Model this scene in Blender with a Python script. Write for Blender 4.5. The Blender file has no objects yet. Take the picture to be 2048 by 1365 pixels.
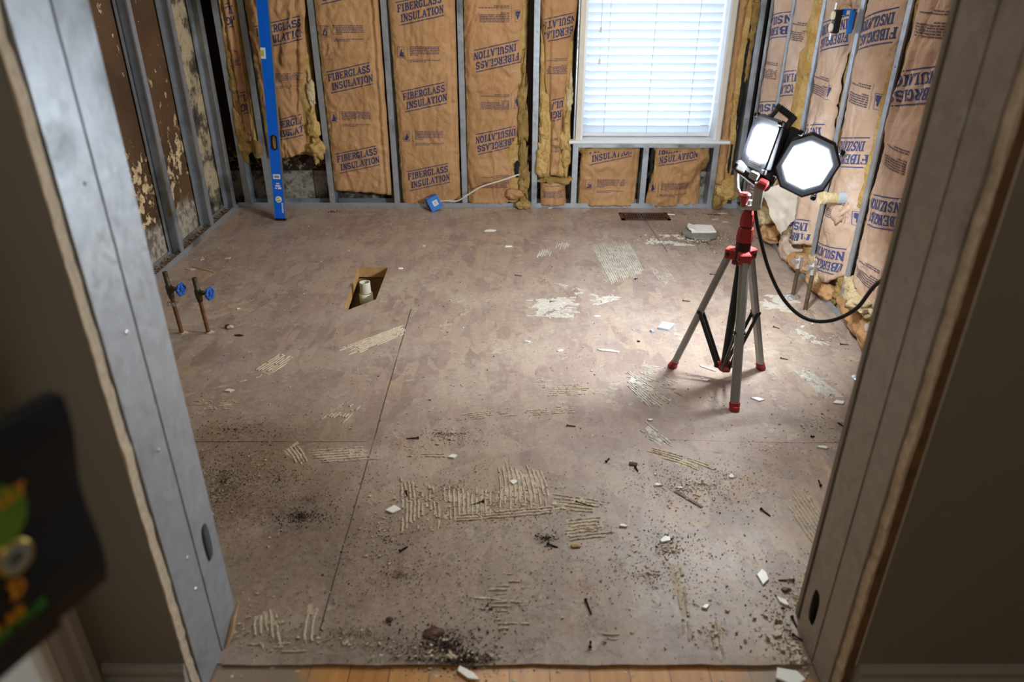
import bpy, bmesh, math, random
from mathutils import Vector, Matrix, noise
from math import sin, cos, pi, radians, atan2, sqrt

random.seed(7)
scene = bpy.context.scene
COL = scene.collection

# ------------------------------------------------------------------ camera
CAM_H = 1.30
F_PX, PITCH, YAW, ROLL = 1446.93, 0.4784894, 0.0028289, 0.0033218
fwd = Vector((sin(YAW)*cos(PITCH), cos(YAW)*cos(PITCH), -sin(PITCH)))
rgt0 = Vector((cos(YAW), -sin(YAW), 0))
up0 = rgt0.cross(fwd)
rgt = rgt0*cos(ROLL) + up0*sin(ROLL)
upv = -rgt0*sin(ROLL) + up0*cos(ROLL)
CAM = Vector((0, 0, CAM_H))
cd = bpy.data.cameras.new('camera')
cam = bpy.data.objects.new('camera', cd)
COL.objects.link(cam)
m = Matrix((rgt, upv, -fwd)).transposed().to_4x4()
m.translation = CAM
cam.matrix_world = m
cd.sensor_width = 36
cd.lens = F_PX/2048*36
cd.clip_start = 0.02
cd.dof.use_dof = True
cd.dof.focus_distance = 2.9
cd.dof.aperture_fstop = 2.8
scene.camera = cam

# ------------------------------------------------------------------ light and exposure
vs = scene.view_settings
vs.view_transform = 'Standard'
vs.look = 'None'
vs.gamma = 1
vs.use_curve_mapping = False
vs.exposure = 0.0
LED = 170.0          # emission of the work light's LED panels
SKY = 6.4            # daylight outside the window
world = bpy.data.worlds.new('daylight')
scene.world = world
world.use_nodes = True
bg = world.node_tree.nodes['Background']
bg.inputs[0].default_value = (0.74, 0.87, 1.0, 1)
bg.inputs[1].default_value = SKY


def lamp(name, kind, loc, energy, color, size=0.3, sizey=None, rot=(0, 0, 0), spread=None):
    l = bpy.data.lights.new(name, kind)
    l.energy = energy
    l.color = color
    if kind == 'AREA':
        l.shape = 'RECTANGLE'
        l.size = size
        l.size_y = sizey or size
        if spread: l.spread = spread
    else:
        l.shadow_soft_size = size
    o = bpy.data.objects.new(name, l)
    COL.objects.link(o)
    o.location = loc
    o.rotation_euler = rot
    return o


# ceiling fixtures: the room's own ceiling light and the one in the hall
lamp('room_ceiling_lamp', 'AREA', (0.1, 2.95, 2.36), 20, (1.0, 0.90, 0.78), 0.5)
lamp('hall_ceiling_lamp', 'AREA', (0.15, -0.35, 2.36), 6.5, (1.0, 0.88, 0.74), 0.4)


# ------------------------------------------------------------------ picture measurements -> points in the room
def ray(x, y):
    return rgt*(x-1024) + upv*(682.5-y) + fwd*F_PX


def at_z(x, y, z=0.0):
    d = ray(x, y)
    return CAM + d*((z-CAM_H)/d.z)


def at_y(x, y, Y):
    d = ray(x, y)
    return CAM + d*(Y/d.y)


def at_x(x, y, X):
    d = ray(x, y)
    return CAM + d*(X/d.x)


# ------------------------------------------------------------------ mesh helpers
class MB:
    def __init__(s):
        s.v = []
        s.f = []
        s.smooth = False

    def add(s, vs_, fs):
        n = len(s.v)
        s.v += [tuple(v) for v in vs_]
        s.f += [tuple(i+n for i in f) for f in fs]
        return s

    def box(s, c, d, ax=None):
        c = Vector(c)
        X, Y, Z = ax if ax else (Vector((1, 0, 0)), Vector((0, 1, 0)), Vector((0, 0, 1)))
        hx, hy, hz = d[0]/2, d[1]/2, d[2]/2
        P = []
        for i in (-1, 1):
            for j in (-1, 1):
                for k in (-1, 1):
                    P.append(c + X*hx*i + Y*hy*j + Z*hz*k)
        return s.add(P, [(0, 1, 3, 2), (4, 6, 7, 5), (0, 4, 5, 1), (2, 3, 7, 6), (0, 2, 6, 4), (1, 5, 7, 3)])

    def b2(s, x0, x1, y0, y1, z0, z1):
        return s.box(((x0+x1)/2, (y0+y1)/2, (z0+z1)/2), (abs(x1-x0), abs(y1-y0), abs(z1-z0)))

    def cbox(s, c, d, ax=None, ch=0.004):
        """box with chamfered long edges (prism of an octagon along Z)"""
        c = Vector(c)
        X, Y, Z = ax if ax else (Vector((1, 0, 0)), Vector((0, 1, 0)), Vector((0, 0, 1)))
        a, b = d[0]/2, d[1]/2
        pts = [(-a+ch, -b), (a-ch, -b), (a, -b+ch), (a, b-ch), (a-ch, b), (-a+ch, b), (-a, b-ch), (-a, -b+ch)]
        rings = []
        for zz, sc in ((-d[2]/2, ch), (-d[2]/2+ch, 0), (d[2]/2-ch, 0), (d[2]/2, ch)):
            rings.append([c + X*(p[0]*(1-sc/max(a, 1e-4))) + Y*(p[1]*(1-sc/max(b, 1e-4))) + Z*zz for p in pts])
        return s.loft(rings)

    def loft(s, rings, cap=True):
        n = len(rings[0])
        V = [p for r in rings for p in r]
        F = []
        for i in range(len(rings)-1):
            for j in range(n):
                k = (j+1) % n
                F.append((i*n+j, i*n+k, (i+1)*n+k, (i+1)*n+j))
        if cap:
            F.append(tuple(range(n-1, -1, -1)))
            F.append(tuple((len(rings)-1)*n+j for j in range(n)))
        return s.add(V, F)

    def tube(s, pts, r, n=12, cap=True):
        pts = [Vector(p) for p in pts]
        R = r if isinstance(r, (list, tuple)) else [r]*len(pts)
        rings = []
        t = (pts[1]-pts[0]).normalized()
        ref = Vector((0, 0, 1)) if abs(t.z) < 0.9 else Vector((1, 0, 0))
        a = t.cross(ref).normalized()
        for i, p in enumerate(pts):
            if i == 0: t = (pts[1]-pts[0])
            elif i == len(pts)-1: t = (pts[-1]-pts[-2])
            else: t = (pts[i+1]-pts[i-1])
            if t.length < 1e-9: t = Vector((0, 0, 1))
            t.normalize()
            a = (a - t*a.dot(t)).normalized()
            b = t.cross(a)
            rings.append([p + (a*cos(2*pi*k/n) + b*sin(2*pi*k/n))*R[i] for k in range(n)])
        return s.loft(rings, cap)

    def lathe(s, base, prof, n=24, ax=None):
        """prof: list of (r, h) along axis Z"""
        X, Y, Z = ax if ax else (Vector((1, 0, 0)), Vector((0, 1, 0)), Vector((0, 0, 1)))
        base = Vector(base)
        rings = [[base + Z*h + (X*cos(2*pi*k/n)+Y*sin(2*pi*k/n))*max(r, 1e-5) for k in range(n)] for r, h in prof]
        return s.loft(rings, True)

    def prism(s, pts, axis_vec):
        a = [Vector(p) for p in pts]
        v = Vector(axis_vec)
        n = len(a)
        F = [tuple(range(n-1, -1, -1)), tuple(range(n, 2*n))]
        for j in range(n):
            k = (j+1) % n
            F.append((j, k, n+k, n+j))
        return s.add(a + [p+v for p in a], F)

    def blob(s, c, rad, amp=0.25, freq=6.0, sub=3, seed=0, fine=0.0, crease=0.0):
        bm = bmesh.new()
        bmesh.ops.create_icosphere(bm, subdivisions=sub, radius=1)
        V = []
        so = Vector((seed*3.1, seed*1.7, seed*5.3))
        for v in bm.verts:
            d = v.co.normalized()
            p = Vector((d.x*rad[0], d.y*rad[1], d.z*rad[2]))
            k = 1 + amp*noise.fractal(p*freq + so, 1.0, 2.0, 3)*1.6
            if crease:
                for fq, am in ((16, 1.0), (34, .5), (70, .22)):
                    q_ = p*fq + so + Vector((noise.noise(p*9+so), noise.noise(p*9-so), 0))*1.5
                    k += crease*am*((1-2*abs(noise.noise(q_)))**3 - .3)
            if fine: k += fine*noise.noise(p*60+so)
            V.append(Vector(c) + p*k)
        F = [tuple(v.index for v in f.verts) for f in bm.faces]
        bm.free()
        return s.add(V, F)

    def build(s, name, mat, parent=None, loc=None, smooth=None):
        me = bpy.data.meshes.new(name)
        root = Vector((0, 0, 0))
        if parent is not None:
            q = parent
            while q is not None:
                root = root + q.location
                q = q.parent
        elif loc is not None:
            root = Vector(loc)
        me.from_pydata([(v[0]-root.x, v[1]-root.y, v[2]-root.z) for v in s.v], [], s.f)
        me.update()
        bm = bmesh.new()
        bm.from_mesh(me)
        bmesh.ops.recalc_face_normals(bm, faces=bm.faces)
        bm.to_mesh(me)
        bm.free()
        sm = s.smooth if smooth is None else smooth
        if sm:
            for p in me.polygons: p.use_smooth = True
            if sm == 'auto':
                try: me.set_sharp_from_angle(angle=radians(38))
                except Exception: pass
        me.materials.append(mat)
        o = bpy.data.objects.new(name, me)
        COL.objects.link(o)
        if parent is not None: o.parent = parent
        elif loc is not None: o.location = loc
        return o


def tag(o, label=None, cat=None, group=None, kind=None):
    if label: o['label'] = label
    if cat: o['category'] = cat
    if group: o['group'] = group
    if kind: o['kind'] = kind
    return o


def thing(name, loc, label, cat, group=None):
    o = bpy.data.objects.new(name, None)
    COL.objects.link(o)
    o.location = loc
    o.empty_display_size = 0.05
    return tag(o, label, cat, group)


def struct(name, mb, mat, label=None, smooth=None):
    o = mb.build(name, mat, smooth=smooth)
    o['kind'] = 'structure'
    if label:
        o['label'] = label
    return o


# ------------------------------------------------------------------ materials
def srgb(r, g, b):
    f = lambda c: (c/255/12.92) if c/255 <= 0.04045 else ((c/255+0.055)/1.055)**2.4
    return (f(r), f(g), f(b), 1)


class NT:
    def __init__(s, name, rough=0.6, metal=0.0, spec=0.4):
        s.m = bpy.data.materials.new(name)
        s.m.use_nodes = True
        s.t = s.m.node_tree
        s.n = s.t.nodes
        s.l = s.t.links
        s.b = s.n['Principled BSDF']
        s.b.inputs['Roughness'].default_value = rough
        s.b.inputs['Metallic'].default_value = metal
        s.b.inputs['Specular IOR Level'].default_value = spec
        s.g = s.n.new('ShaderNodeNewGeometry')
        s.pos = s.g.outputs['Position']

    def link(s, a, b): s.l.new(a, b)

    def mapping(s, scale=(1, 1, 1), rot=(0, 0, 0), loc=(0, 0, 0), src=None):
        k = s.n.new('ShaderNodeMapping')
        k.inputs['Scale'].default_value = scale
        k.inputs['Rotation'].default_value = rot
        k.inputs['Location'].default_value = loc
        s.link(src or s.pos, k.inputs['Vector'])
        return k.outputs[0]

    def noise(s, scale, detail=4, rough=0.55, src=None, dist=0.0, out='Fac'):
        k = s.n.new('ShaderNodeTexNoise')
        k.inputs['Scale'].default_value = scale
        k.inputs['Detail'].default_value = detail
        k.inputs['Roughness'].default_value = rough
        k.inputs['Distortion'].default_value = dist
        s.link(src or s.pos, k.inputs['Vector'])
        return k.outputs[out]

    def voro(s, scale, src=None, feature='F1', out='Color', rand=1.0):
        k = s.n.new('ShaderNodeTexVoronoi')
        k.feature = feature
        k.inputs['Scale'].default_value = scale
        k.inputs['Randomness'].default_value = rand
        s.link(src or s.pos, k.inputs['Vector'])
        return k.outputs[out]

    def ramp(s, fac, stops, interp='LINEAR'):
        k = s.n.new('ShaderNodeValToRGB')
        k.color_ramp.interpolation = interp
        e = k.color_ramp.elements
        while len(e) < len(stops): e.new(0.5)
        for i, (p, c) in enumerate(stops):
            e[i].position = p
            e[i].color = c if len(c) == 4 else (*c, 1)
        s.link(fac, k.inputs[0])
        return k.outputs[0]

    def rampv(s, fac, a, b, va=0.0, vb=1.0):
        return s.maprange(fac, a, b, va, vb)

    def maprange(s, v, a, b, c=0.0, d=1.0, smooth=True):
        k = s.n.new('ShaderNodeMapRange')
        if smooth: k.interpolation_type = 'SMOOTHSTEP'
        k.inputs['From Min'].default_value = a
        k.inputs['From Max'].default_value = b
        k.inputs['To Min'].default_value = c
        k.inputs['To Max'].default_value = d
        s.link(v, k.inputs['Value'])
        return k.outputs[0]

    def math(s, op, a, b=None, c=None, clamp=False):
        k = s.n.new('ShaderNodeMath')
        k.operation = op
        k.use_clamp = clamp
        for i, x in enumerate((a, b, c)):
            if x is None: continue
            if isinstance(x, (int, float)): k.inputs[i].default_value = x
            else: s.link(x, k.inputs[i])
        return k.outputs[0]

    def mix(s, fac, a, b, mode='MIX'):
        k = s.n.new('ShaderNodeMix')
        k.data_type = 'RGBA'
        k.blend_type = mode
        k.clamp_factor = True
        for i, x in ((0, fac), (6, a), (7, b)):
            if isinstance(x, (int, float)): k.inputs[i].default_value = x
            elif isinstance(x, tuple): k.inputs[i].default_value = x if len(x) == 4 else (*x, 1)
            else: s.link(x, k.inputs[i])
        return k.outputs[2]

    def xyz(s, src=None):
        k = s.n.new('ShaderNodeSeparateXYZ')
        s.link(src or s.pos, k.inputs[0])
        return k.outputs

    def blobmask(s, cx, cy, rx, ry, rot=0.0, warp=None):
        """soft elliptical patch on the floor, edge broken by a noise"""
        x, y, z = s.xyz()
        dx = s.math('SUBTRACT', x, cx)
        dy = s.math('SUBTRACT', y, cy)
        c, sn = cos(rot), sin(rot)
        u = s.math('ADD', s.math('MULTIPLY', dx, c/rx), s.math('MULTIPLY', dy, sn/rx))
        v = s.math('ADD', s.math('MULTIPLY', dx, -sn/ry), s.math('MULTIPLY', dy, c/ry))
        d = s.math('SQRT', s.math('ADD', s.math('MULTIPLY', u, u), s.math('MULTIPLY', v, v)))
        if warp is not None:
            d = s.math('ADD', d, s.math('MULTIPLY', s.math('SUBTRACT', warp, 0.5), 1.6))
        return s.maprange(d, 1.1, 0.25)

    def color(s, c):
        if isinstance(c, tuple): s.b.inputs['Base Color'].default_value = c
        else: s.link(c, s.b.inputs['Base Color'])

    def rough(s, r): s.link(r, s.b.inputs['Roughness'])

    def bump(s, h, strength=0.3, dist=0.01):
        k = s.n.new('ShaderNodeBump')
        k.inputs['Strength'].default_value = strength
        k.inputs['Distance'].default_value = dist
        s.link(h, k.inputs['Height'])
        s.link(k.outputs[0], s.b.inputs['Normal'])


def simple(name, col, rough=0.6, metal=0.0, var=0.12, scale=30, bump=0.0, spec=0.4):
    t = NT(name, rough, metal, spec)
    c = srgb(*col)
    n = t.noise(scale, 4)
    f = t.maprange(n, 0.3, 0.7, 1-var, 1+var, False)
    k = t.n.new('ShaderNodeVectorMath')
    k.operation = 'SCALE'
    k.inputs[0].default_value = c[:3]
    t.link(f, k.inputs['Scale'])
    t.color(k.outputs[0])
    if bump: t.bump(n, bump, 0.005)
    return t.m


def mat_steel(name, base=(165, 172, 178), metal=0.75, rough=0.38):
    t = NT(name, rough, metal)
    sp = t.voro(45, out='Color')
    spv = t.xyz(sp)[0]
    n = t.noise(4, 5)
    n2 = t.noise(60, 3)
    c1 = t.mix(t.maprange(spv, 0, 1), srgb(*[int(b*0.95) for b in base]), srgb(*base))
    c2 = t.mix(t.maprange(n, 0.52, 0.72), c1, srgb(int(base[0]*.68), int(base[1]*.67), int(base[2]*.66)))
    # white dust smears
    c3 = t.mix(t.math('MULTIPLY', t.maprange(t.noise(9, 5, .7), 0.58, 0.72), 0.45), c2, srgb(205, 205, 200))
    t.color(c3)
    t.rough(t.maprange(n2, 0.3, 0.7, rough-0.08, rough+0.14))
    t.bump(n, 0.08, 0.01)
    return t.m


M = {}
M['steel'] = mat_steel('galvanised_steel', (180, 186, 192), 0.6, 0.36)
M['steel_jamb'] = mat_steel('galvanised_steel_dusty', (176, 182, 188), 0.45, 0.40)
M['steel_dull'] = mat_steel('galvanised_steel_dull', (176, 168, 156), 0.25, 0.5)

# kraft paper
t = NT('kraft_paper', 0.62, 0, 0.35)
n1 = t.noise(3.5, 5)
n2 = t.noise(70, 3)
fib = t.noise(1, 4, src=t.mapping((160, 160, 14)))
c = t.mix(t.maprange(n1, 0.3, 0.7), srgb(176, 132, 88), srgb(192, 148, 103))
c = t.mix(t.math('MULTIPLY', t.maprange(fib, 0.35, 0.7), 0.25), c, srgb(158, 118, 80))
c = t.mix(t.math('MULTIPLY', t.maprange(t.noise(6, 6, .65), 0.6, 0.75), 0.35), c, srgb(212, 180, 146))
t.color(c)
cw = t.n.new('ShaderNodeVectorMath'); cw.operation = 'MULTIPLY_ADD'; t.link(t.noise(6, 3, out='Color'), cw.inputs[0]); cw.inputs[1].default_value = (0.12, 0.12, 0.12); t.link(t.pos, cw.inputs[2])
cr = t.voro(9, src=cw.outputs[0], feature='DISTANCE_TO_EDGE', out='Distance')
cr2 = t.voro(22, src=cw.outputs[0], feature='DISTANCE_TO_EDGE', out='Distance')
t.bump(t.math('ADD', t.math('MULTIPLY', t.maprange(cr, 0, 0.25), 0.7), t.math('MULTIPLY', t.maprange(cr2, 0, 0.22), 0.3)), 0.38, 0.010)
M['kraft'] = t.m
t = NT('kraft_paper_lamp_lit', 0.62, 0, 0.35)  # paler copy of the kraft paper, the work light's wash put into its colour
n1 = t.noise(3.0, 5)
c = t.mix(t.maprange(n1, 0.35, 0.65), srgb(186, 154, 130), srgb(202, 174, 152))
c = t.mix(t.math('MULTIPLY', t.maprange(t.noise(5, 6, .65), 0.5, 0.68), 0.6), c, srgb(214, 196, 182))
t.color(c)
cw = t.n.new('ShaderNodeVectorMath'); cw.operation = 'MULTIPLY_ADD'; t.link(t.noise(6, 3, out='Color'), cw.inputs[0]); cw.inputs[1].default_value = (0.12, 0.12, 0.12); t.link(t.pos, cw.inputs[2])
cr = t.voro(9, src=cw.outputs[0], feature='DISTANCE_TO_EDGE', out='Distance')
cr2 = t.voro(22, src=cw.outputs[0], feature='DISTANCE_TO_EDGE', out='Distance')
t.bump(t.math('ADD', t.math('MULTIPLY', t.maprange(cr, 0, 0.25), 0.7), t.math('MULTIPLY', t.maprange(cr2, 0, 0.22), 0.3)), 0.38, 0.010)
M['kraft_lit'] = t.m
M['ink'] = simple('navy_ink', (52, 56, 98), 0.7, var=0.2, scale=90)
M['ink_blue'] = simple('blue_ink', (62, 74, 122), 0.7, var=0.2, scale=90)
M['ink_fine'] = simple('fine_ink', (104, 82, 92), 0.8, var=0.15, scale=90)
M['ink_faint'] = simple('faint_ink', (150, 116, 92), 0.8, var=0.15, scale=90)


def mat_fluff(name, a, b, d):
    t = NT(name, 0.95, 0, 0.1)
    n = t.noise(14, 6, .65)
    n2 = t.noise(90, 4, .7)
    c = t.mix(t.maprange(n, 0.35, 0.65), srgb(*a), srgb(*b))
    c = t.mix(t.math('MULTIPLY', t.maprange(t.noise(5, 5, .7), 0.60, 0.74), 0.8), c, srgb(*d))
    c = t.mix(t.math('MULTIPLY', t.maprange(n2, 0.4, 0.7), 0.3), c, srgb(int(a[0]*.7), int(a[1]*.65), int(a[2]*.5)))
    t.color(c)
    t.bump(n2, 0.8, 0.012)
    return t.m


M['fluff'] = mat_fluff('yellow_fiberglass', (196, 158, 92), (222, 190, 128), (84, 70, 50))
M['fluff_pale'] = mat_fluff('pale_fiberglass', (206, 184, 140), (226, 208, 170), (150, 126, 88))
M['fluff_dirty'] = mat_fluff('mouldy_fiberglass', (150, 122, 74), (186, 154, 96), (40, 38, 32))
M['mould'] = simple('black_mould', (34, 34, 32), 0.95, var=0.5, scale=60, bump=0.5)

# stripped masonry wall, brown paint with peeling plaster (left)
t = NT('stripped_brown_masonry', 0.7, 0, 0.3)
x, y, z = t.xyz()
w1 = t.noise(2.2, 6, .6)
brown = t.mix(t.maprange(w1, 0.3, 0.7), srgb(76, 56, 38), srgb(106, 80, 56))
peel_n = t.noise(17, 8, .68)
peel_big = t.noise(2.6, 4, .6)
band = t.maprange(t.math('ABSOLUTE', t.math('SUBTRACT', z, 0.40)), 0.30, 0.02)
thr = t.math('ADD', t.math('MULTIPLY', band, 0.17), t.math('MULTIPLY', t.math('SUBTRACT', peel_big, 0.5), 0.55))
pm = t.maprange(t.math('ADD', peel_n, thr), 0.635, 0.65)
cream = t.mix(t.maprange(t.noise(30, 4), .35, .65), srgb(196, 168, 122), srgb(222, 200, 158))
c = t.mix(pm, brown, cream)
greyn = t.noise(9, 7, .7)
grey = t.ramp(greyn, [(0.34, srgb(56, 50, 44)), (0.46, srgb(128, 118, 104)), (0.54, srgb(186, 176, 160)), (0.68, srgb(96, 88, 78))])
gm = t.maprange(t.math('ADD', z, t.math('MULTIPLY', t.noise(6, 6, .65), 0.35)), 0.40, 0.34)
c = t.mix(gm, c, grey)
# a bare plaster strip nearer the back corner
sm = t.math('MULTIPLY', t.maprange(t.math('ADD', y, t.math('MULTIPLY', t.noise(3.5, 6, .65), 0.22)), 4.00, 4.03),
            t.maprange(t.math('ADD', y, t.math('MULTIPLY', t.noise(3.2, 6, .65), 0.25)), 4.42, 4.38))
bare = t.ramp(t.noise(7, 8, .7), [(0.34, srgb(46, 42, 36)), (0.46, srgb(104, 96, 84)), (0.50, srgb(176, 160, 130)), (0.6, srgb(204, 186, 152)), (0.72, srgb(120, 108, 92))])
c = t.mix(sm, c, bare)
t.color(c)
t.bump(t.math('ADD', t.math('MULTIPLY', pm, 1.0), t.math('MULTIPLY', greyn, 1.0)), 0.6, 0.006)
M['masonry_left'] = t.m

# back masonry with grey sheeting and dark stains
t = NT('stained_block_masonry', 0.7, 0, 0.3)
x, y, z = t.xyz()
gn = t.noise(10, 8, .7)
grey = t.ramp(gn, [(0.34, srgb(34, 30, 27)), (0.45, srgb(92, 84, 76)), (0.54, srgb(172, 162, 150)), (0.66, srgb(112, 104, 96))])
pn = t.noise(24, 6, .7)
up0 = t.ramp(pn, [(0.40, srgb(30, 22, 16)), (0.55, srgb(66, 46, 32)), (0.59, srgb(188, 164, 120)), (0.63, srgb(70, 50, 34))])
up = t.mix(t.maprange(z, 0.36, 0.30), srgb(44, 32, 24), up0)
c = t.mix(t.maprange(z, 0.185, 0.20), grey, up)
br = t.n.new('ShaderNodeTexBrick')
br.inputs['Scale'].default_value = 1
br.inputs['Brick Width'].default_value = 0.40
br.inputs['Row Height'].default_value = 0.20
br.inputs['Mortar Size'].default_value = 0.005
t.link(t.mapping(rot=(pi/2, 0, 0), loc=(0, 0, 0.0)), br.inputs['Vector'])
c = t.mix(t.math('MULTIPLY', br.outputs['Fac'], 0.8), c, srgb(34, 30, 26))
t.color(c)
t.bump(gn, 0.5, 0.01)
M['masonry_back'] = t.m
M['masonry_right'] = simple('dark_block_masonry', (92, 78, 62), 0.9, var=0.4, scale=8, bump=0.4)

M['drywall_paint'] = simple('taupe_wall_paint', (140, 133, 120), 0.55, var=0.03, scale=3)
M['drywall_edge'] = simple('gypsum_edge', (206, 188, 162), 0.9, var=0.16, scale=70, bump=0.6)
M['drywall_paper'] = simple('torn_brown_paper', (118, 92, 62), 0.8, var=0.25, scale=25)
M['white_trim'] = simple('white_trim_paint', (208, 206, 198), 0.4, var=0.03, scale=5)
M['grey_trim'] = simple('grey_white_trim_paint', (168, 164, 154), 0.42, var=0.04, scale=5)
M['ceiling'] = simple('ceiling_paint', (205, 202, 194), 0.8, var=0.03, scale=3)
M['window_white'] = simple('window_paint', (226, 228, 230), 0.35, var=0.03, scale=9)
M['casing_cream'] = simple('cream_casing', (214, 206, 190), 0.55, var=0.06, scale=20)
M['plastic_black'] = simple('black_plastic', (26, 26, 28), 0.5, var=0.1)
M['grey_plastic'] = simple('dark_grey_housing', (62, 62, 68), 0.45, var=0.08)
M['housing'] = simple('lamp_housing', (44, 44, 50), 0.6, var=0.08)
M['alu'] = simple('brushed_grey_leg', (150, 150, 146), 0.42, metal=0.55, var=0.12, scale=12)
M['alu_cast'] = simple('cast_grey_yoke', (176, 174, 168), 0.42, metal=0.3, var=0.08, scale=20)
M['red'] = simple('red_plastic', (156, 44, 42), 0.45, var=0.08)
M['rubber'] = simple('black_cord_rubber', (18, 18, 20), 0.45, var=0.1)
M['copper'] = simple('oxidised_copper', (126, 84, 58), 0.5, metal=0.55, var=0.35, scale=40)
M['pipe_dirty'] = simple('tarnished_pipe', (92, 80, 62), 0.55, metal=0.4, var=0.35, scale=50)
M['brass_dark'] = simple('dark_brass', (84, 74, 54), 0.55, metal=0.45, var=0.3, scale=60)
M['chrome'] = simple('chrome', (220, 222, 224), 0.26, metal=0.9, var=0.03)
M['valve_blue'] = simple('blue_valve_paint', (28, 84, 168), 0.4, var=0.12)
M['pvc'] = simple('off_white_pvc', (222, 216, 194), 0.4, var=0.08, scale=20)
M['cement'] = simple('purple_cement', (150, 130, 92), 0.5, var=0.2)
M['box_blue'] = simple('blue_box_plastic', (20, 108, 190), 0.45, var=0.05)
M['cable_white'] = simple('white_cable', (214, 208, 196), 0.5, var=0.04)
M['level_blue'] = simple('blue_level_paint', (8, 98, 214), 0.32, var=0.06, scale=14)
M['level_edge'] = simple('milled_edge', (150, 160, 168), 0.4, metal=0.7, var=0.05)
M['label_white'] = simple('white_sticker', (222, 224, 224), 0.5, var=0.02)
M['vial'] = simple('green_vial', (176, 186, 84), 0.2, var=0.03)
M['register'] = simple('rusty_brown_register', (78, 52, 40), 0.5, metal=0.3, var=0.25, scale=40)
M['dark_void'] = simple('dark_dirt_and_vent_shade', (26, 20, 15), 0.95, var=0.3)  # dirt in the floor cavity, and painted shade under the vent fins
M['raw_wood'] = simple('raw_joist_wood', (186, 146, 96), 0.6, var=0.18, scale=22)
M['splinter'] = simple('splintered_wood', (170, 138, 100), 0.7, var=0.2, scale=50)
M['paper_white'] = simple('off_white_paper', (196, 184, 168), 0.7, var=0.12, scale=14)
M['shard'] = simple('white_tile_glaze', (232, 230, 222), 0.25, var=0.04, scale=10)
M['shard_blue'] = simple('bluish_tile_glaze', (176, 190, 204), 0.25, var=0.05, scale=10)
M['shard_grey'] = simple('grey_flange', (112, 112, 106), 0.55, var=0.25, scale=30)
M['screw'] = simple('black_screw', (34, 32, 34), 0.4, metal=0.6, var=0.1)
M['rust'] = simple('rusty_screw', (92, 70, 56), 0.6, metal=0.4, var=0.3, scale=60)
M['crumb_light'] = simple('pale_mortar_crumbs', (192, 178, 154), 0.9, var=0.3, scale=120)
M['crumb_mid'] = simple('tan_dust_crumbs', (140, 118, 92), 0.95, var=0.3, scale=90)
M['crumb_dark'] = simple('dark_dirt_crumbs', (52, 42, 34), 0.95, var=0.3, scale=90)
M['mortar'] = simple('beige_thinset_mortar', (184, 169, 146), 0.92, var=0.16, scale=55, bump=0.5)
M['mortar_pale'] = simple('pale_thinset_mortar', (184, 178, 166), 0.92, var=0.14, scale=55, bump=0.5)
M['bag_black'] = simple('matte_black_card', (4, 4, 5), 0.6, var=0.1)
M['bag_blue'] = simple('blue_black_print', (17, 21, 27), 0.45, var=0.1)
M['bag_orange'] = simple('orange_print', (228, 146, 20), 0.5, var=0.1)
M['bag_green'] = simple('green_print', (40, 130, 44), 0.5, var=0.1)
M['bag_leaf'] = simple('leaf_green_print', (92, 128, 34), 0.5, var=0.35, scale=26)
M['seal_grey'] = simple('silver_seal', (150, 150, 138), 0.35, metal=0.3, var=0.15, scale=40)
M['gold'] = simple('gold_rim', (196, 170, 82), 0.3, metal=0.6, var=0.2, scale=60)
M['glass_dark'] = simple('outlet_black', (22, 22, 24), 0.4, var=0.05)
M['cream_plastic'] = simple('cream_outlet', (226, 216, 192), 0.4, var=0.04)

t = NT('glass', 0.02)
tp_ = t.n.new('ShaderNodeBsdfTransparent')
gl_ = t.n.new('ShaderNodeBsdfGlossy')
gl_.inputs['Roughness'].default_value = 0.02
mx = t.n.new('ShaderNodeMixShader')
mx.inputs[0].default_value = 0.06
t.link(tp_.outputs[0], mx.inputs[1])
t.link(gl_.outputs[0], mx.inputs[2])
t.link(mx.outputs[0], t.n['Material Output'].inputs['Surface'])
M['glass'] = t.m

# blind slats: white, letting daylight through
t = NT('blind_slat', 0.4, 0, 0.4)
t.color(srgb(236, 240, 244))
tr = t.n.new('ShaderNodeBsdfTranslucent')
tr.inputs[0].default_value = (0.86, 0.93, 1.0, 1)
mx = t.n.new('ShaderNodeMixShader')
mx.inputs[0].default_value = 0.36
t.link(t.b.outputs[0], mx.inputs[1])
t.link(tr.outputs[0], mx.inputs[2])
t.link(mx.outputs[0], t.n['Material Output'].inputs['Surface'])
M['slat'] = t.m

# LEDs
t = NT('led_panel')
em = t.n.new('ShaderNodeEmission')
em.inputs[0].default_value = (0.84, 0.93, 1.0, 1)
em.inputs[1].default_value = LED
t.link(em.outputs[0], t.n['Material Output'].inputs['Surface'])
M['led'] = t.m
t = NT('led_panel_left')
em = t.n.new('ShaderNodeEmission')
em.inputs[0].default_value = (0.84, 0.93, 1.0, 1)
em.inputs[1].default_value = LED*3.0
t.link(em.outputs[0], t.n['Material Output'].inputs['Surface'])
M['led_left'] = t.m
t = NT('led_panel_side')
em = t.n.new('ShaderNodeEmission')
em.inputs[0].default_value = (0.84, 0.93, 1.0, 1)
em.inputs[1].default_value = LED*4.9
t.link(em.outputs[0], t.n['Material Output'].inputs['Surface'])
M['led_side'] = t.m

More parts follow.
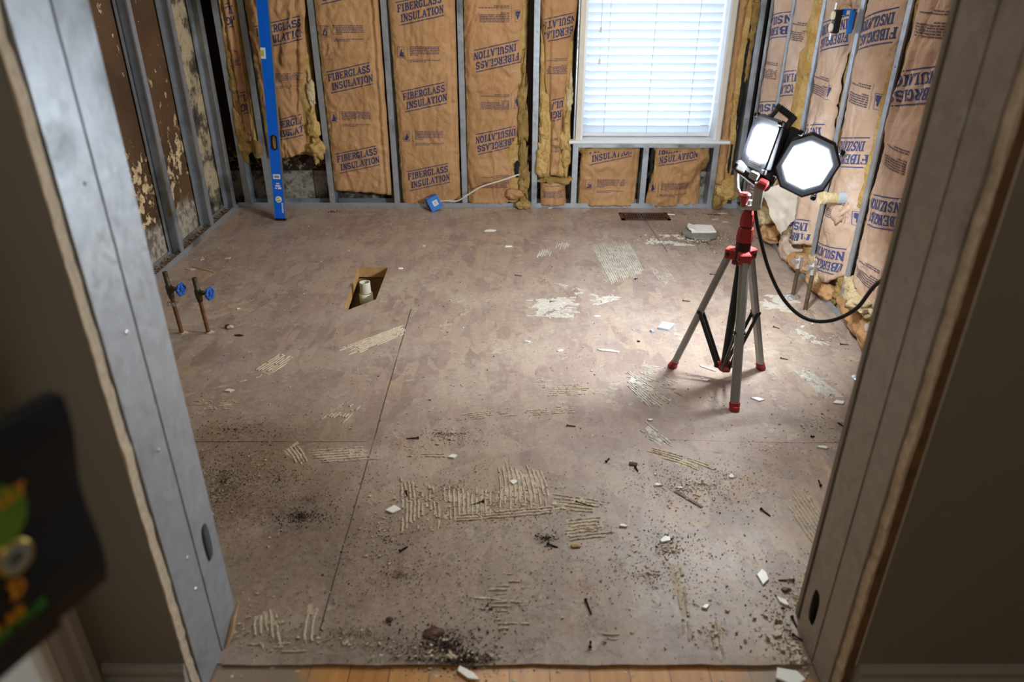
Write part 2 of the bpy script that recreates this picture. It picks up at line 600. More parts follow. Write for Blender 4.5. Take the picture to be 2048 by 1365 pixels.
# hall floor boards
t = NT('orange_wood_floor', 0.35, 0, 0.45)
x, y, z = t.xyz()
br = t.n.new('ShaderNodeTexBrick')
br.inputs['Scale'].default_value = 1
br.inputs['Brick Width'].default_value = 0.9
br.inputs['Row Height'].default_value = 0.083
br.inputs['Mortar Size'].default_value = 0.0012
br.inputs['Color1'].default_value = srgb(208, 152, 80)
br.inputs['Color2'].default_value = srgb(186, 128, 60)
br.inputs['Mortar'].default_value = srgb(70, 40, 20)
t.link(t.mapping(rot=(0, 0, pi/2)), br.inputs['Vector'])
g = t.noise(1, 5, src=t.mapping((60, 3, 1)))
c = t.mix(t.math('MULTIPLY', t.maprange(g, .35, .7), 0.5), br.outputs['Color'], srgb(150, 90, 40))
dust = t.math('MAXIMUM', t.maprange(x, -0.36, -0.46), t.maprange(x, 0.42, 0.56))
dn = t.math('MULTIPLY', dust, t.maprange(t.noise(12, 5, .7), .25, .5))
c = t.mix(dn, c, srgb(140, 124, 104))
c = t.mix(t.math('MULTIPLY', t.maprange(t.noise(20, 6, .7), .55, .7), .5), c, srgb(150, 130, 104))
t.color(c)
M['hall_wood'] = t.m

# ------------------------------------------------------------------ subfloor material
t = NT('dusty_osb_subfloor', 0.62, 0, 0.6)
x, y, z = t.xyz()


def strand(rot, sx, sy, off):
    mp = t.mapping((sx, sy, 1), (0, 0, rot), off)
    warp = t.noise(3, 3, out='Color')
    wv = t.n.new('ShaderNodeVectorMath')
    wv.operation = 'MULTIPLY_ADD'
    t.link(warp, wv.inputs[0])
    wv.inputs[1].default_value = (0.35, 0.35, 0)
    t.link(mp, wv.inputs[2])
    return t.xyz(t.voro(1, src=wv.outputs[0], out='Color'))


s1 = strand(0.25, 26, 7, (0, 0, 0))
s2 = strand(1.25, 30, 8, (3, 5, 0))
s3 = strand(-0.5, 22, 6, (8, 1, 0))
sel = t.xyz(t.voro(9, src=t.mapping(loc=(4, 4, 0)), out='Color'))[0]
v = t.mix(t.maprange(sel, .33, .34), s1[0], s2[0])
v = t.mix(t.maprange(sel, .66, .67), v, s3[0])
strands = t.ramp(v, [(0.0, srgb(126, 106, 96)), (0.35, srgb(146, 124, 112)), (0.6, srgb(160, 138, 122)), (0.8, srgb(168, 146, 126)), (1.0, srgb(132, 114, 110))])
strand_orange = t.ramp(v, [(0.0, srgb(134, 102, 72)), (0.4, srgb(170, 134, 92)), (0.7, srgb(186, 150, 106)), (1.0, srgb(148, 114, 84))])
big = t.noise(1.6, 5, .6)
fine = t.noise(30, 5, .7)
scr = t.noise(1, 5, .7, src=t.mapping((50, 8, 1), (0, 0, 0.9)))
c = strands
# cleaner orange boards where the dust has been swept off
wmask = t.noise(4.5, 6, .62)
oz = t.math('MULTIPLY', t.maprange(t.math('ADD', x, t.math('MULTIPLY', y, -0.55)), -0.75, -0.15), t.maprange(y, 2.1, 1.5))
om = t.maprange(t.math('ADD', wmask, t.math('MULTIPLY', oz, 0.16)), 0.58, 0.68)
c = t.mix(t.math('MULTIPLY', om, 0.62), c, strand_orange)
# settled dust
dustc = t.mix(t.maprange(big, .3, .7), srgb(162, 145, 132), srgb(178, 162, 146))
dm = t.maprange(t.math('ADD', t.math('MULTIPLY', fine, 0.45), t.math('MULTIPLY', t.noise(3.2, 6, .65), 0.7)), 0.48, 0.72, 0.15, 0.85)
c = t.mix(dm, c, dustc)
c = t.mix(t.math('MULTIPLY', t.maprange(scr, .56, .72), 0.35), c, srgb(190, 170, 148))
# mauve adhesive tint in mottled areas
c = t.mix(t.math('MULTIPLY', t.maprange(t.noise(2.4, 5, .6, src=t.mapping(loc=(7, 3, 0))), .46, .66), 0.35), c, srgb(150, 124, 116))
c = t.mix(t.math('MULTIPLY', t.maprange(t.noise(7, 5, .6, src=t.mapping(loc=(1, 9, 0))), .58, .70), 0.38), c, srgb(128, 116, 120))
# thin pale mortar residue
res = t.maprange(t.math('ADD', t.noise(13, 9, .76), t.math('MULTIPLY', t.noise(1.3, 3), 0.3)), 0.71, 0.76)
c = t.mix(t.math('MULTIPLY', res, 0.42), c, srgb(200, 186, 164))
warpn = t.noise(5, 6, .65)
spk = t.maprange(t.noise(55, 5, .75), 0.42, 0.66)
# dirt stains that keep their own shape
for (px, py, rx, ry, rot, k, cc) in [
        (600, 1040, 0.20, 0.15, 0.0, 0.85, (58, 46, 36)),
        (640, 1110, 0.30, 0.15, 0.2, 0.60, (86, 74, 64)),
        (470, 960, 0.30, 0.32, 0.3, 0.82, (100, 78, 48)),
        (560, 900, 0.40, 0.26, 0.1, 0.65, (118, 94, 64)),
        (470, 870, 0.20, 0.09, 0.0, 0.50, (96, 80, 64)),
        (900, 1300, 0.24, 0.09, 0.0, 0.80, (58, 48, 40)),
        (1000, 1240, 0.13, 0.10, 0.0, 0.55, (80, 68, 58)),
        (1095, 1080, 0.06, 0.05, 0.0, 0.75, (56, 46, 36)),
        (700, 1290, 0.40, 0.07, 0.0, 0.55, (90, 78, 66)),
        (1130, 1262, 0.12, 0.05, 0.1, 0.45, (128, 96, 58)),
        (1240, 900, 0.30, 0.12, 0.0, 0.30, (104, 90, 88)),
        (1280, 450, 0.40, 0.16, 0.0, 0.60, (92, 72, 56)),
        (1410, 480, 0.42, 0.26, 0.0, 0.62, (98, 82, 66)),
        (1340, 930, 0.20, 0.05, 0.2, 0.40, (96, 84, 76)),
        (1530, 935, 0.13, 0.03, -0.5, 0.5, (96, 76, 68)),
        (590, 930, 0.16, 0.06, 0.0, 0.35, (150, 126, 94)),
        (420, 1190, 0.12, 0.20, 0.0, 0.45, (110, 92, 68)),
        (740, 1120, 0.80, 0.40, 0.0, 0.80, (118, 98, 72)),
        (1150, 1220, 0.60, 0.20, 0.0, 0.70, (122, 98, 70)),
        (1000, 1000, 0.55, 0.20, 0.1, 0.35, (138, 116, 88)),
        (1480, 960, 0.26, 0.30, 0.2, 0.45, (120, 100, 84)),
        (1450, 830, 0.30, 0.22, 0.0, 0.40, (124, 108, 104)),
        (500, 820, 0.55, 0.40, 0.0, 0.35, (140, 118, 92)),
        (850, 960, 0.34, 0.20, 0.0, 0.25, (180, 158, 128))]:
    p = at_z(px, py)
    mk = t.blobmask(p.x, p.y, rx, ry, rot, warpn)
    mk = t.math('MULTIPLY', mk, t.math('ADD', t.math('MULTIPLY', spk, 0.6), 0.4))
    c = t.mix(t.math('MULTIPLY', mk, k), c, srgb(*cc))
gr = t.noise(70, 6, .8)
c = t.mix(t.math('MULTIPLY', t.maprange(gr, .50, .30), 0.40), c, srgb(98, 80, 66))
c = t.mix(t.math('MULTIPLY', t.maprange(gr, .55, .72), 0.35), c, srgb(206, 190, 168))
# specks
c = t.mix(t.math('MULTIPLY', t.maprange(t.noise(120, 3, .8), .66, .72), 0.6), c, srgb(70, 56, 46))
c = t.mix(t.math('MULTIPLY', t.maprange(t.noise(110, 3, .8, src=t.mapping(loc=(2, 2, 0))), .66, .72), 0.5), c, srgb(214, 200, 178))


def seam(x0, y0, x1, y1, wdt):
    """joint between two sheets, as a thin dark line"""
    dx, dy = x1-x0, y1-y0
    L = sqrt(dx*dx+dy*dy)
    nx, ny = -dy/L, dx/L
    wob = t.math('MULTIPLY', t.math('SUBTRACT', t.noise(6, 3), 0.5), 0.006)
    d = t.math('ADD', t.math('ADD', t.math('MULTIPLY', x, nx), t.math('MULTIPLY', y, ny)), -(x0*nx+y0*ny))
    d = t.math('ABSOLUTE', t.math('ADD', d, wob))
    u = t.math('ADD', t.math('ADD', t.math('MULTIPLY', x, dx/L), t.math('MULTIPLY', y, dy/L)), -(x0*dx/L+y0*dy/L))
    on = t.math('MULTIPLY', t.math('GREATER_THAN', u, 0.0), t.math('LESS_THAN', u, L))
    return t.math('MULTIPLY', on, t.maprange(d, wdt, wdt*0.45))


for (a, b, wd) in [((639, 1262), (822, 618), 0.0026), ((390, 884), (733, 884), 0.0028),
                   ((1545, 886), (1710, 886), 0.0022), ((1290, 440), (1335, 505), 0.003), ((1335, 880), (1545, 886), 0.0012)]:
    A, B = at_z(*a), at_z(*b)
    sm = seam(A.x, A.y, B.x, B.y, wd)
    c = t.mix(t.math('MULTIPLY', sm, t.maprange(t.noise(9, 4), .3, .5, .45, .95)), c, srgb(46, 36, 30))
t.color(c)
t.rough(t.maprange(t.noise(5, 5), .3, .7, 0.50, 0.72))
t.b.inputs['Coat Weight'].default_value = 0.28
t.b.inputs['Coat Roughness'].default_value = 0.40
t.b.inputs['Coat IOR'].default_value = 1.6
hgt = t.math('ADD', t.math('MULTIPLY', fine, 0.5), t.math('ADD', t.math('MULTIPLY', v, 0.25), t.math('MULTIPLY', res, 0.5)))
t.bump(hgt, 0.6, 0.003)
M['subfloor'] = t.m

# ------------------------------------------------------------------ room shell
XL, XR, YB, YT, YH = -1.64, 1.37, 4.26, 1.036, 0.94      # stud faces, threshold, hall wall face
ZC = 2.44
hole = [at_z(716, 535), at_z(776, 535), at_z(752, 599), at_z(686, 624)]     # TL TR BR BL

# subfloor sheet with the cut-out
fb = MB()
outer = [(-1.80, 4.42), (1.52, 4.42), (1.52, YT), (-1.80, YT)]
T = 0.022
for zz in (0, -T):
    O = [Vector((p[0], p[1], zz)) for p in outer]
    I = [Vector((p.x, p.y, zz)) for p in hole]
    fb.add(O+I, [(0, 1, 5, 4), (1, 2, 6, 5), (2, 3, 7, 6), (3, 0, 4, 7)])
O = [Vector((p[0], p[1], 0)) for p in outer]
fb.add(O+[p-Vector((0, 0, T)) for p in O], [(0, 1, 5, 4), (1, 2, 6, 5), (2, 3, 7, 6), (3, 0, 4, 7)])
fl = struct('floor', fb, M['subfloor'], 'dusty wood subfloor with mortar residue', smooth=False)
# normals of that open sheet: make the top point up
hb = MB()
I = [Vector((p.x, p.y, -0.0005)) for p in hole]
hb.add(I+[p-Vector((0, 0, 0.05)) for p in I], [(0, 1, 5, 4), (1, 2, 6, 5), (2, 3, 7, 6), (3, 0, 4, 7)])
# joist along the back and left of the opening
hc = thing('floor_cutout', (sum(p.x for p in hole)/4, sum(p.y for p in hole)/4, -0.02),
           'skewed rectangular hole cut in the subfloor around the white drain pipe', 'floor opening')
hb.build('cut_edge', M['raw_wood'], hc)
jb = MB()
jb.b2(-0.80, -0.50, 3.30, 3.34, -0.25, -0.052)
jb.build('joist', M['raw_wood'], hc)
cb = MB()
cx0, cx1, cy0, cy1 = -1.0, -0.35, 2.6, 3.42
cb.b2(cx0, cx1, cy0, cy1, -0.33, -0.30)
cb.b2(cx0-.02, cx0, cy0, cy1, -0.3, -0.024); cb.b2(cx1, cx1+.02, cy0, cy1, -0.3, -0.024)
cb.b2(cx0, cx1, cy0-.02, cy0, -0.3, -0.024); cb.b2(cx0, cx1, cy1, cy1+.02, -0.3, -0.024)
cb.build('cavity', M['dark_void'], hc)

# hall floor
hf = MB()
hf.b2(-0.80, 1.5, -1.6, YT-0.004, -0.04, -0.003)
struct('floor_hall', hf, M['hall_wood'], 'orange wood hall floor')
# lifted dark edge of the subfloor at the doorway
eb = MB()
N = 60
top, bot = [], []
for i in range(N+1):
    xx = -0.60 + 1.22*i/N
    d = 0.003*noise.noise(Vector((xx*9, 0, 0))) + 0.002*noise.noise(Vector((xx*31, 2, 0)))
    lift = 0.004 + 0.004*noise.noise(Vector((xx*3, 7, 0)))
    top.append((Vector((xx, YT-0.006+d, lift)), Vector((xx, YT+0.016+d, lift+0.001))))
for i in range(N):
    a, b = top[i]; c2, d2 = top[i+1]
    dn_ = Vector((0, 0, -0.0075))
    eb.add([a, b, c2, d2, a+dn_, c2+dn_], [(0, 2, 3, 1), (0, 4, 5, 2)])
trm = eb.build('trim_1', M['subfloor'])
tag(trm, kind='structure')

# masonry shell behind the studs
b = MB(); b.b2(-1.88, -1.712, 0.9, 4.5, -0.05, ZC)
struct('wall_left', b, M['masonry_left'], 'stripped brown masonry wall with peeling cream plaster')
WX0, WX1, WZ0, WZ1 = 0.415, 1.172, 0.40, 1.95      # window opening
b = MB()
b.b2(-1.88, WX0, 4.375, 4.5, -0.05, ZC)
b.b2(WX1, 1.6, 4.375, 4.5, -0.05, ZC)
b.b2(WX0, WX1, 4.375, 4.5, -0.05, WZ0-0.01)
b.b2(WX0, WX1, 4.375, 4.5, WZ1+0.01, ZC)
struct('wall_back', b, M['masonry_back'], 'stained block wall behind the studs')
b = MB(); b.b2(1.475, 1.6, 0.9, 4.5, -0.05, ZC)
struct('wall_right', b, M['masonry_right'], 'masonry behind the right insulation')
b = MB(); b.b2(-1.9, 1.62, -1.7, 4.52, ZC, ZC+0.05)
struct('ceiling', b, M['ceiling'])
# hall walls
XH = -0.775
b = MB(); b.b2(XH-0.1, XH, -1.6, YH+0.02, -0.04, ZC)
struct('wall_hall_left', b, M['drywall_paint'])
b = MB(); b.b2(1.5, 1.6, -1.6, 0.9, -0.04, ZC)
struct('wall_hall_right', b, M['drywall_paint'])
b = MB(); b.b2(-0.9, 1.6, -1.7, -1.6, -0.04, ZC)
struct('wall_hall_back', b, M['drywall_paint'])

# doorway wall: drywall on the hall side, each side of the opening
JL, JR = -0.612, 0.635


def ragged_board(x0, x1, zc0, zc1, side):
    """drywall sheet whose cut edge wanders a few millimetres"""
    b = MB()
    n = 150
    rows = []
    for i in range(n+1):
        z_ = zc0 + (zc1-zc0)*i/n
        w = 0.0035*noise.noise(Vector((z_*11, side, 3))) + 0.0025*noise.noise(Vector((z_*47, side, 9)))
        xe = (x1 + w) if side < 0 else (x0 + w)
        xo = x0 if side < 0 else x1
        rows.append([Vector((xo, YH, z_)), Vector((xe, YH, z_)), Vector((xe, YH+0.024, z_)), Vector((xo, YH+0.024, z_))])
    b.loft(rows)
    return b


wl = struct('wall_doorway_left', ragged_board(XH, JL-0.004, 0, ZC, -1), M['drywall_edge'], 'gypsum board left of the opening')
b = MB(); b.b2(XH, JL-0.007, YH-0.0015, YH+0.0005, 0.0, ZC)
struct('wall_paint_left', b, M['drywall_paint'], 'taupe painted hall face left of the opening')
wr = struct('wall_doorway_right', ragged_board(JR+0.004, 1.5, 0, ZC, 1), M['drywall_edge'], 'gypsum board right of the opening')
b = MB(); b.b2(JR+0.024, 1.5, YH-0.0018, YH+0.0005, 0.0, ZC)
struct('wall_paint_right', b, M['drywall_paint'], 'taupe painted hall face right of the opening')
b = MB()
n = 160
rows = []
for i in range(n+1):
    z_ = ZC*i/n
    w = 0.003*noise.noise(Vector((z_*13, 4, 3))) + 0.002*noise.noise(Vector((z_*40, 4, 9)))
    rows.append([Vector((JR+0.0085+w, YH-0.0012, z_)), Vector((JR+0.0235, YH-0.0012, z_)), Vector((JR+0.0235, YH+0.0006, z_)), Vector((JR+0.0085+w, YH+0.0006, z_))])
b.loft(rows)
struct('trim_2', b, M['drywall_paper'], 'bare brown paper strip where the casing was')
b = MB(); b.b2(JR+0.0235, JR+0.0255, YH-0.003, YH, 0.12, ZC)
struct('trim_3', b, M['casing_cream'], 'thin pale paint ridge beside the paper strip')
b = MB(); b.b2(-0.9, 1.5, YH, YH+0.21, 2.10, ZC)
struct('wall_doorway_top', b, M['drywall_paint'])
b = MB(); b.b2(-1.80, -0.9, 0.90, YH+0.1, 0, ZC)
struct('wall_front_left', b, M['drywall_paint'])

for nm_, x0_, x1_ in (('wall_light_stop_left', -1.712, JL-0.012), ('wall_light_stop_right', JR+0.012, 1.475)):  # unseen boards, added to keep light out of the jamb holes
    b = MB(); b.b2(x0_, x1_, 1.1585, 1.171, 0, ZC)
    struct(nm_, b, M['drywall_paint'])
# baseboards with a small moulded top
def baseboard(name, x0, x1, ycap, mat, ret=None):
    prof = [(0, 0), (0.014, 0), (0.014, 0.088), (0.0105, 0.094), (0.0105, 0.108), (0.006, 0.116), (0.004, 0.122), (0, 0.122)]
    b = MB()
    b.prism([Vector((x0, ycap-p[0], p[1])) for p in prof], (x1-x0, 0, 0))
    return struct(name, b, mat)


baseboard('baseboard_left', XH+0.001, JL-0.006, YH-0.0016, M['grey_trim'])
baseboard('baseboard_right', JR+0.030, 1.499, YH-0.0018, M['grey_trim'])
# casing and white door on the hall's left wall
prof = [(0, 0), (0.018, 0), (0.018, 0.022), (0.012, 0.028), (0.012, 0.050), (0.008, 0.062), (0, 0.066)]
b = MB()
b.prism([Vector((XH+p[0], 0.905-p[1], 0)) for p in prof], (0, 0, 2.1))
struct('trim_4', b, M['grey_trim'], 'white painted door casing on the hall wall')
b = MB(); b.b2(XH+0.0005, XH+0.006, 0.79, 0.838, 0, 2.08)
struct('trim_5', b, M['casing_cream'], 'tan door jamb edge')
b = MB(); b.b2(XH+0.0005, XH+0.012, 0.10, 0.785, 0.01, 2.07)
for z0_ in (0.15, 1.05):
    b.b2(XH+0.012, XH+0.018, 0.22, 0.66, z0_, z0_+0.8)
struct('door_1', b, M['white_trim'], 'white panel door on the hall left wall')


# ------------------------------------------------------------------ steel framing
def cprof(web=0.09, fl_=0.032, lip=0.007, t_=0.0014):
    # a = depth from the room face, b = along flange
    return [(0, 0), (0, fl_), (lip, fl_), (lip, fl_-t_), (t_, fl_-t_), (t_, t_), (web-t_, t_), (web-t_, fl_-t_), (web-lip, fl_-t_), (web-lip, fl_), (web, fl_), (web, 0)]


def stud(label, base, n, o, z0, z1, group, mat='steel', web=0.09, flw=0.032, holes=(), origin=None, cat='metal stud', name='metal_stud', prof=None):
    """n: toward the room; o: direction the channel opens"""
    base = Vector(base); n = Vector(n); o = Vector(o)
    b = MB()
    P = prof or cprof(web, flw)
    b.prism([base - n*p[0] + o*p[1] + Vector((0, 0, z0)) for p in P], (0, 0, z1-z0))
    # rows of small ribs along the web, screws on the flange
    ob = b.build(name, M[mat], loc=(base.x, base.y, z0))
    tag(ob, label, cat, group)
    sc = MB()
    for zz in (z0+0.07, z0+0.52, z0+0.98, z0+1.4):
        if zz < z1-0.05:
            c_ = base + o*(flw*0.5) + Vector((0, 0, zz))
            ax = (o, Vector((0, 0, 1)), n)
            sc.lathe(c_ - n*0.001, [(0.0042, 0), (0.0042, 0.0015), (0.002, 0.0028)], 8, ax)
    if sc.v: sc.build('framing_screw', M['steel'], ob)
    return ob


G_B = 'steel studs of the back wall'
back = [(-1.600, 1, 'steel stud tucked in the left back corner, foot hidden behind the nearest left-wall stud', 0.004, 2.40),
        (-1.462, 1, 'back wall steel stud directly behind the blue level', 0.004, 2.40),
        (-1.088, 1, 'back wall steel stud between the level and the first full paper panel', 0.004, 2.40),
        (-0.698, 1, 'back wall steel stud left of the blue electrical box', 0.004, 2.40),
        (-0.290, 1, 'back wall steel stud right of the blue electrical box', 0.004, 2.40),
        (0.126, 1, 'bright back wall steel stud left of the narrow folded paper panel', 0.004, 2.40),
        (0.364, 1, 'jack stud under the left end of the window sill', 0.004, 2.40),
        (0.776, 1, 'short cripple stud under the middle of the window sill', 0.004, 0.365),
        (1.186, 1, 'jack stud under the right end of the window sill', 0.004, 2.40),
        (1.335, 1, 'back wall steel stud in the right corner, beside mouldy yellow insulation', 0.004, 2.40)]
for x_, o_, lb, z0, z1 in back:
    stud(lb, (x_, YB+0.001, 0), (0, -1, 0), (1, 0, 0), z0, z1, G_B)
G_L = 'steel studs of the left wall'
for y_, lb in [(1.85, 'left wall steel stud nearest the doorway, hidden from the doorway'), (2.25, 'second left wall stud from the doorway, hidden by the door jamb'), (2.85, 'left wall steel stud just behind the door jamb'),
               (3.446, 'left wall steel stud with a round brown spot, nearest in view'), (3.856, 'left wall steel stud with a pale paint blot, middle of three'), (4.222, 'left wall steel stud nearest the back corner')]:
    so = stud(lb, (XL-0.001, y_, 0), (1, 0, 0), (0, -1, 0), 0.004, 2.40, G_L, flw=0.034, web=0.062)
    if abs(y_-3.446) < .01:
        d_ = MB(); d_.lathe((XL-0.030, y_-0.0018, 0.22), [(0.018, 0), (0.018, 0.0006)], 20, (Vector((1, 0, 0)), Vector((0, 0, 1)), Vector((0, -1, 0)))); d_.build('brown_spot', M['splinter'], so)
    if abs(y_-3.856) < .01:
        d_ = MB(); d_.blob((XL-0.032, y_+0.0005, 0.28), (0.022, 0.0014, 0.034), .15, 20, 2, 5); d_.build('paint_blot', M['casing_cream'], so)
G_R = 'steel studs of the right wall'
for y_, lb in [(4.205, 'right wall steel stud nearest the window corner'), (3.885, 'second right wall stud out from the window corner'), (3.505, 'right wall steel stud above the fallen pale insulation, behind the lamp heads'),
               (3.120, 'right wall steel stud carrying the dangling blue outlet box'), (2.755, 'right wall steel stud whose foot is left of the big batt by the jamb'), (2.33, 'right wall steel stud hidden behind the door jamb'),
               (1.92, 'right wall steel stud nearer the doorway, hidden by the jamb'), (1.5, 'right wall steel stud nearest the doorway, out of sight')]:
    stud(lb, (XR+0.001, y_, 0), (-1, 0, 0), (0, -1, 0), 0.004, 2.40, G_R)

# base tracks (U channels lying on the subfloor) and head tracks
def track(label, a, bq, n, z=0.0, up=1, name='base_track', mat='steel', web=0.094, lip=0.028):
    a = Vector(a); bq = Vector(bq); n = Vector(n)
    P = [(0, 0), (0, lip), (0.0014, lip), (0.0014, 0.0014), (web-0.0014, 0.0014), (web-0.0014, lip), (web, lip), (web, 0)]
    b = MB()
    b.prism([a + n*0.002 - n*p[0] + Vector((0, 0, z+up*p[1])) for p in P], bq-a)
    o = b.build(name, M[mat], loc=(a+bq)/2)
    return tag(o, label, 'metal track', 'steel tracks of the wall framing')


track('steel base track along the foot of the back wall', (XL, YB, 0.001), (XR, YB, 0.001), (0, -1, 0))
track('steel base track along the foot of the brown left wall', (XL, 1.3, 0.001), (XL, YB-0.004, 0.001), (1, 0, 0), web=0.066)
track('steel base track along the foot of the right insulated wall', (XR, 1.3, 0.001), (XR, YB-0.004, 0.001), (-1, 0, 0))
track('steel header channel right under the window sill', (0.364, YB, 0.39), (1.218, YB, 0.39), (0, -1, 0), up=-1, name='header_track')
for lb, a, q, n in [('head track over the back wall', (XL, YB, 2.41), (XR, YB, 2.41), (0, -1, 0)), ('head track over the left wall', (XL, 1.3, 2.41), (XL, YB-.004, 2.41), (1, 0, 0)), ('head track over the right wall', (XR, 1.3, 2.41), (XR, YB-.004, 2.41), (-1, 0, 0))]:
    track(lb, a, q, n, up=-1, name='head_track')


# door jamb studs: webs face the opening
def jamb(label, xw, side, y0, y1, mat, hole_z=None, z0=0.002):
    """side -1: left jamb (web faces +x); +1: right jamb (web faces -x)"""
    b = MB()
    fl_, t_, lip = 0.036, 0.0016, 0.008
    X = lambda a: xw + side*a
    # flanges and lips
    def bx(a0, a1, ya, yb_):
        b.b2(min(X(a0), X(a1)), max(X(a0), X(a1)), ya, yb_, z0, 2.10)
    bx(0, fl_, y0, y0+t_); bx(0, fl_, y1-t_, y1)
    bx(fl_-t_, fl_, y0, y0+lip); bx(fl_-t_, fl_, y1-lip, y1)
    # web with punched slots
    ym = (y0+y1)/2
    zs = [z0] + ([hole_z-0.075, hole_z+0.075] if hole_z else []) + [2.10]
    spans = [(zs[0], zs[1])] + ([(zs[2], zs[3])] if hole_z else [])
    for a, c_ in spans: b.b2(min(X(0), X(t_)), max(X(0), X(t_)), y0+t_, y1-t_, a, c_)
    if hole_z:
        n = 24
        hh, hw = 0.046, 0.017
        for fx in (0, t_):
            ringo, ringi = [], []
            for k in range(n):
                an = 2*pi*k/n
                cy_, sz_ = cos(an), sin(an)
                e = 0.6
                ringi.append(Vector((X(fx), ym + hw*math.copysign(abs(cy_)**e, cy_), hole_z + hh*math.copysign(abs(sz_)**0.9, sz_))))
                s_ = 1/max(abs(cy_)/((y1-y0)/2-t_), abs(sz_)/0.075)
                ringo.append(Vector((X(fx), ym + cy_*s_, hole_z + sz_*s_)))
            V = ringo+ringi
            b.add(V, [(k, (k+1) % n, n+(k+1) % n, n+k) for k in range(n)])
            if fx == 0: first = ringi
            else: b.add(first+ringi, [(k, (k+1) % n, n+(k+1) % n, n+k) for k in range(n)])
    o = b.build('jamb_stud', M[mat], loc=(xw, ym, z0))
    tag(o, label, 'metal stud', 'steel jamb studs lining the opening')
    return o


jamb('left jamb steel stud nearer the hall, next to the drywall edge', JL, -1, 0.967, 1.060, 'steel_jamb')
jamb('left jamb steel stud on the room side, with a dark oval hole', JL, -1, 1.066, 1.158, 'steel_jamb', hole_z=0.262)
jamb('right jamb steel stud nearer the hall, dull grey beside torn gypsum', JR, 1, 0.967, 1.034, 'steel_dull')
jamb('right jamb steel stud on the room side, with a slot near its foot', JR, 1, 1.040, 1.126, 'steel_dull', hole_z=0.112)
# screws and dimples on the near left stud
sc = MB()
for zz in (0.22, 0.30, 0.55, 0.78, 1.02):
    sc.lathe((JL+0.0002, 1.03, zz), [(0.004, 0), (0.0035, 0.0015), (0.0015, 0.0022)], 10, (Vector((0, 1, 0)), Vector((0, 0, 1)), Vector((1, 0, 0))))
tag(sc.build('pan_head_screw', M['chrome'], loc=(JL, 1.03, 0.22)), 'row of shiny screw heads down the left jamb', 'screws', kind='stuff')
# splinter of wood and paper scrap by the left jamb foot
b = MB()
P = [at_z(452, 1298), at_z(470, 1238, 0.01), at_z(478, 1205, 0.03), at_z(474, 1250, 0.02)]
b.tube([P[0], P[0].lerp(P[2], .3)+Vector((.004, 0, .002)), P[0].lerp(P[2], .6)+Vector((.001, 0, .006)), P[2]], [.002, .0065, .005, .001], 5)
tag(b.build('wood_splinter', M['splinter'], loc=P[0]), 'long tan wood splinter leaning at the foot of the left jamb', 'wood splinter')

# ------------------------------------------------------------------ slab-serif stroke letters
def arc(cx, cy, rx, ry, a0, a1, n=10):
    return [(cx+rx*cos(radians(a0+(a1-a0)*i/n)), cy+ry*sin(radians(a0+(a1-a0)*i/n))) for i in range(n+1)]


def ser(x, y, w=0.3): return [(x-w/2, y), (x+w/2, y)]


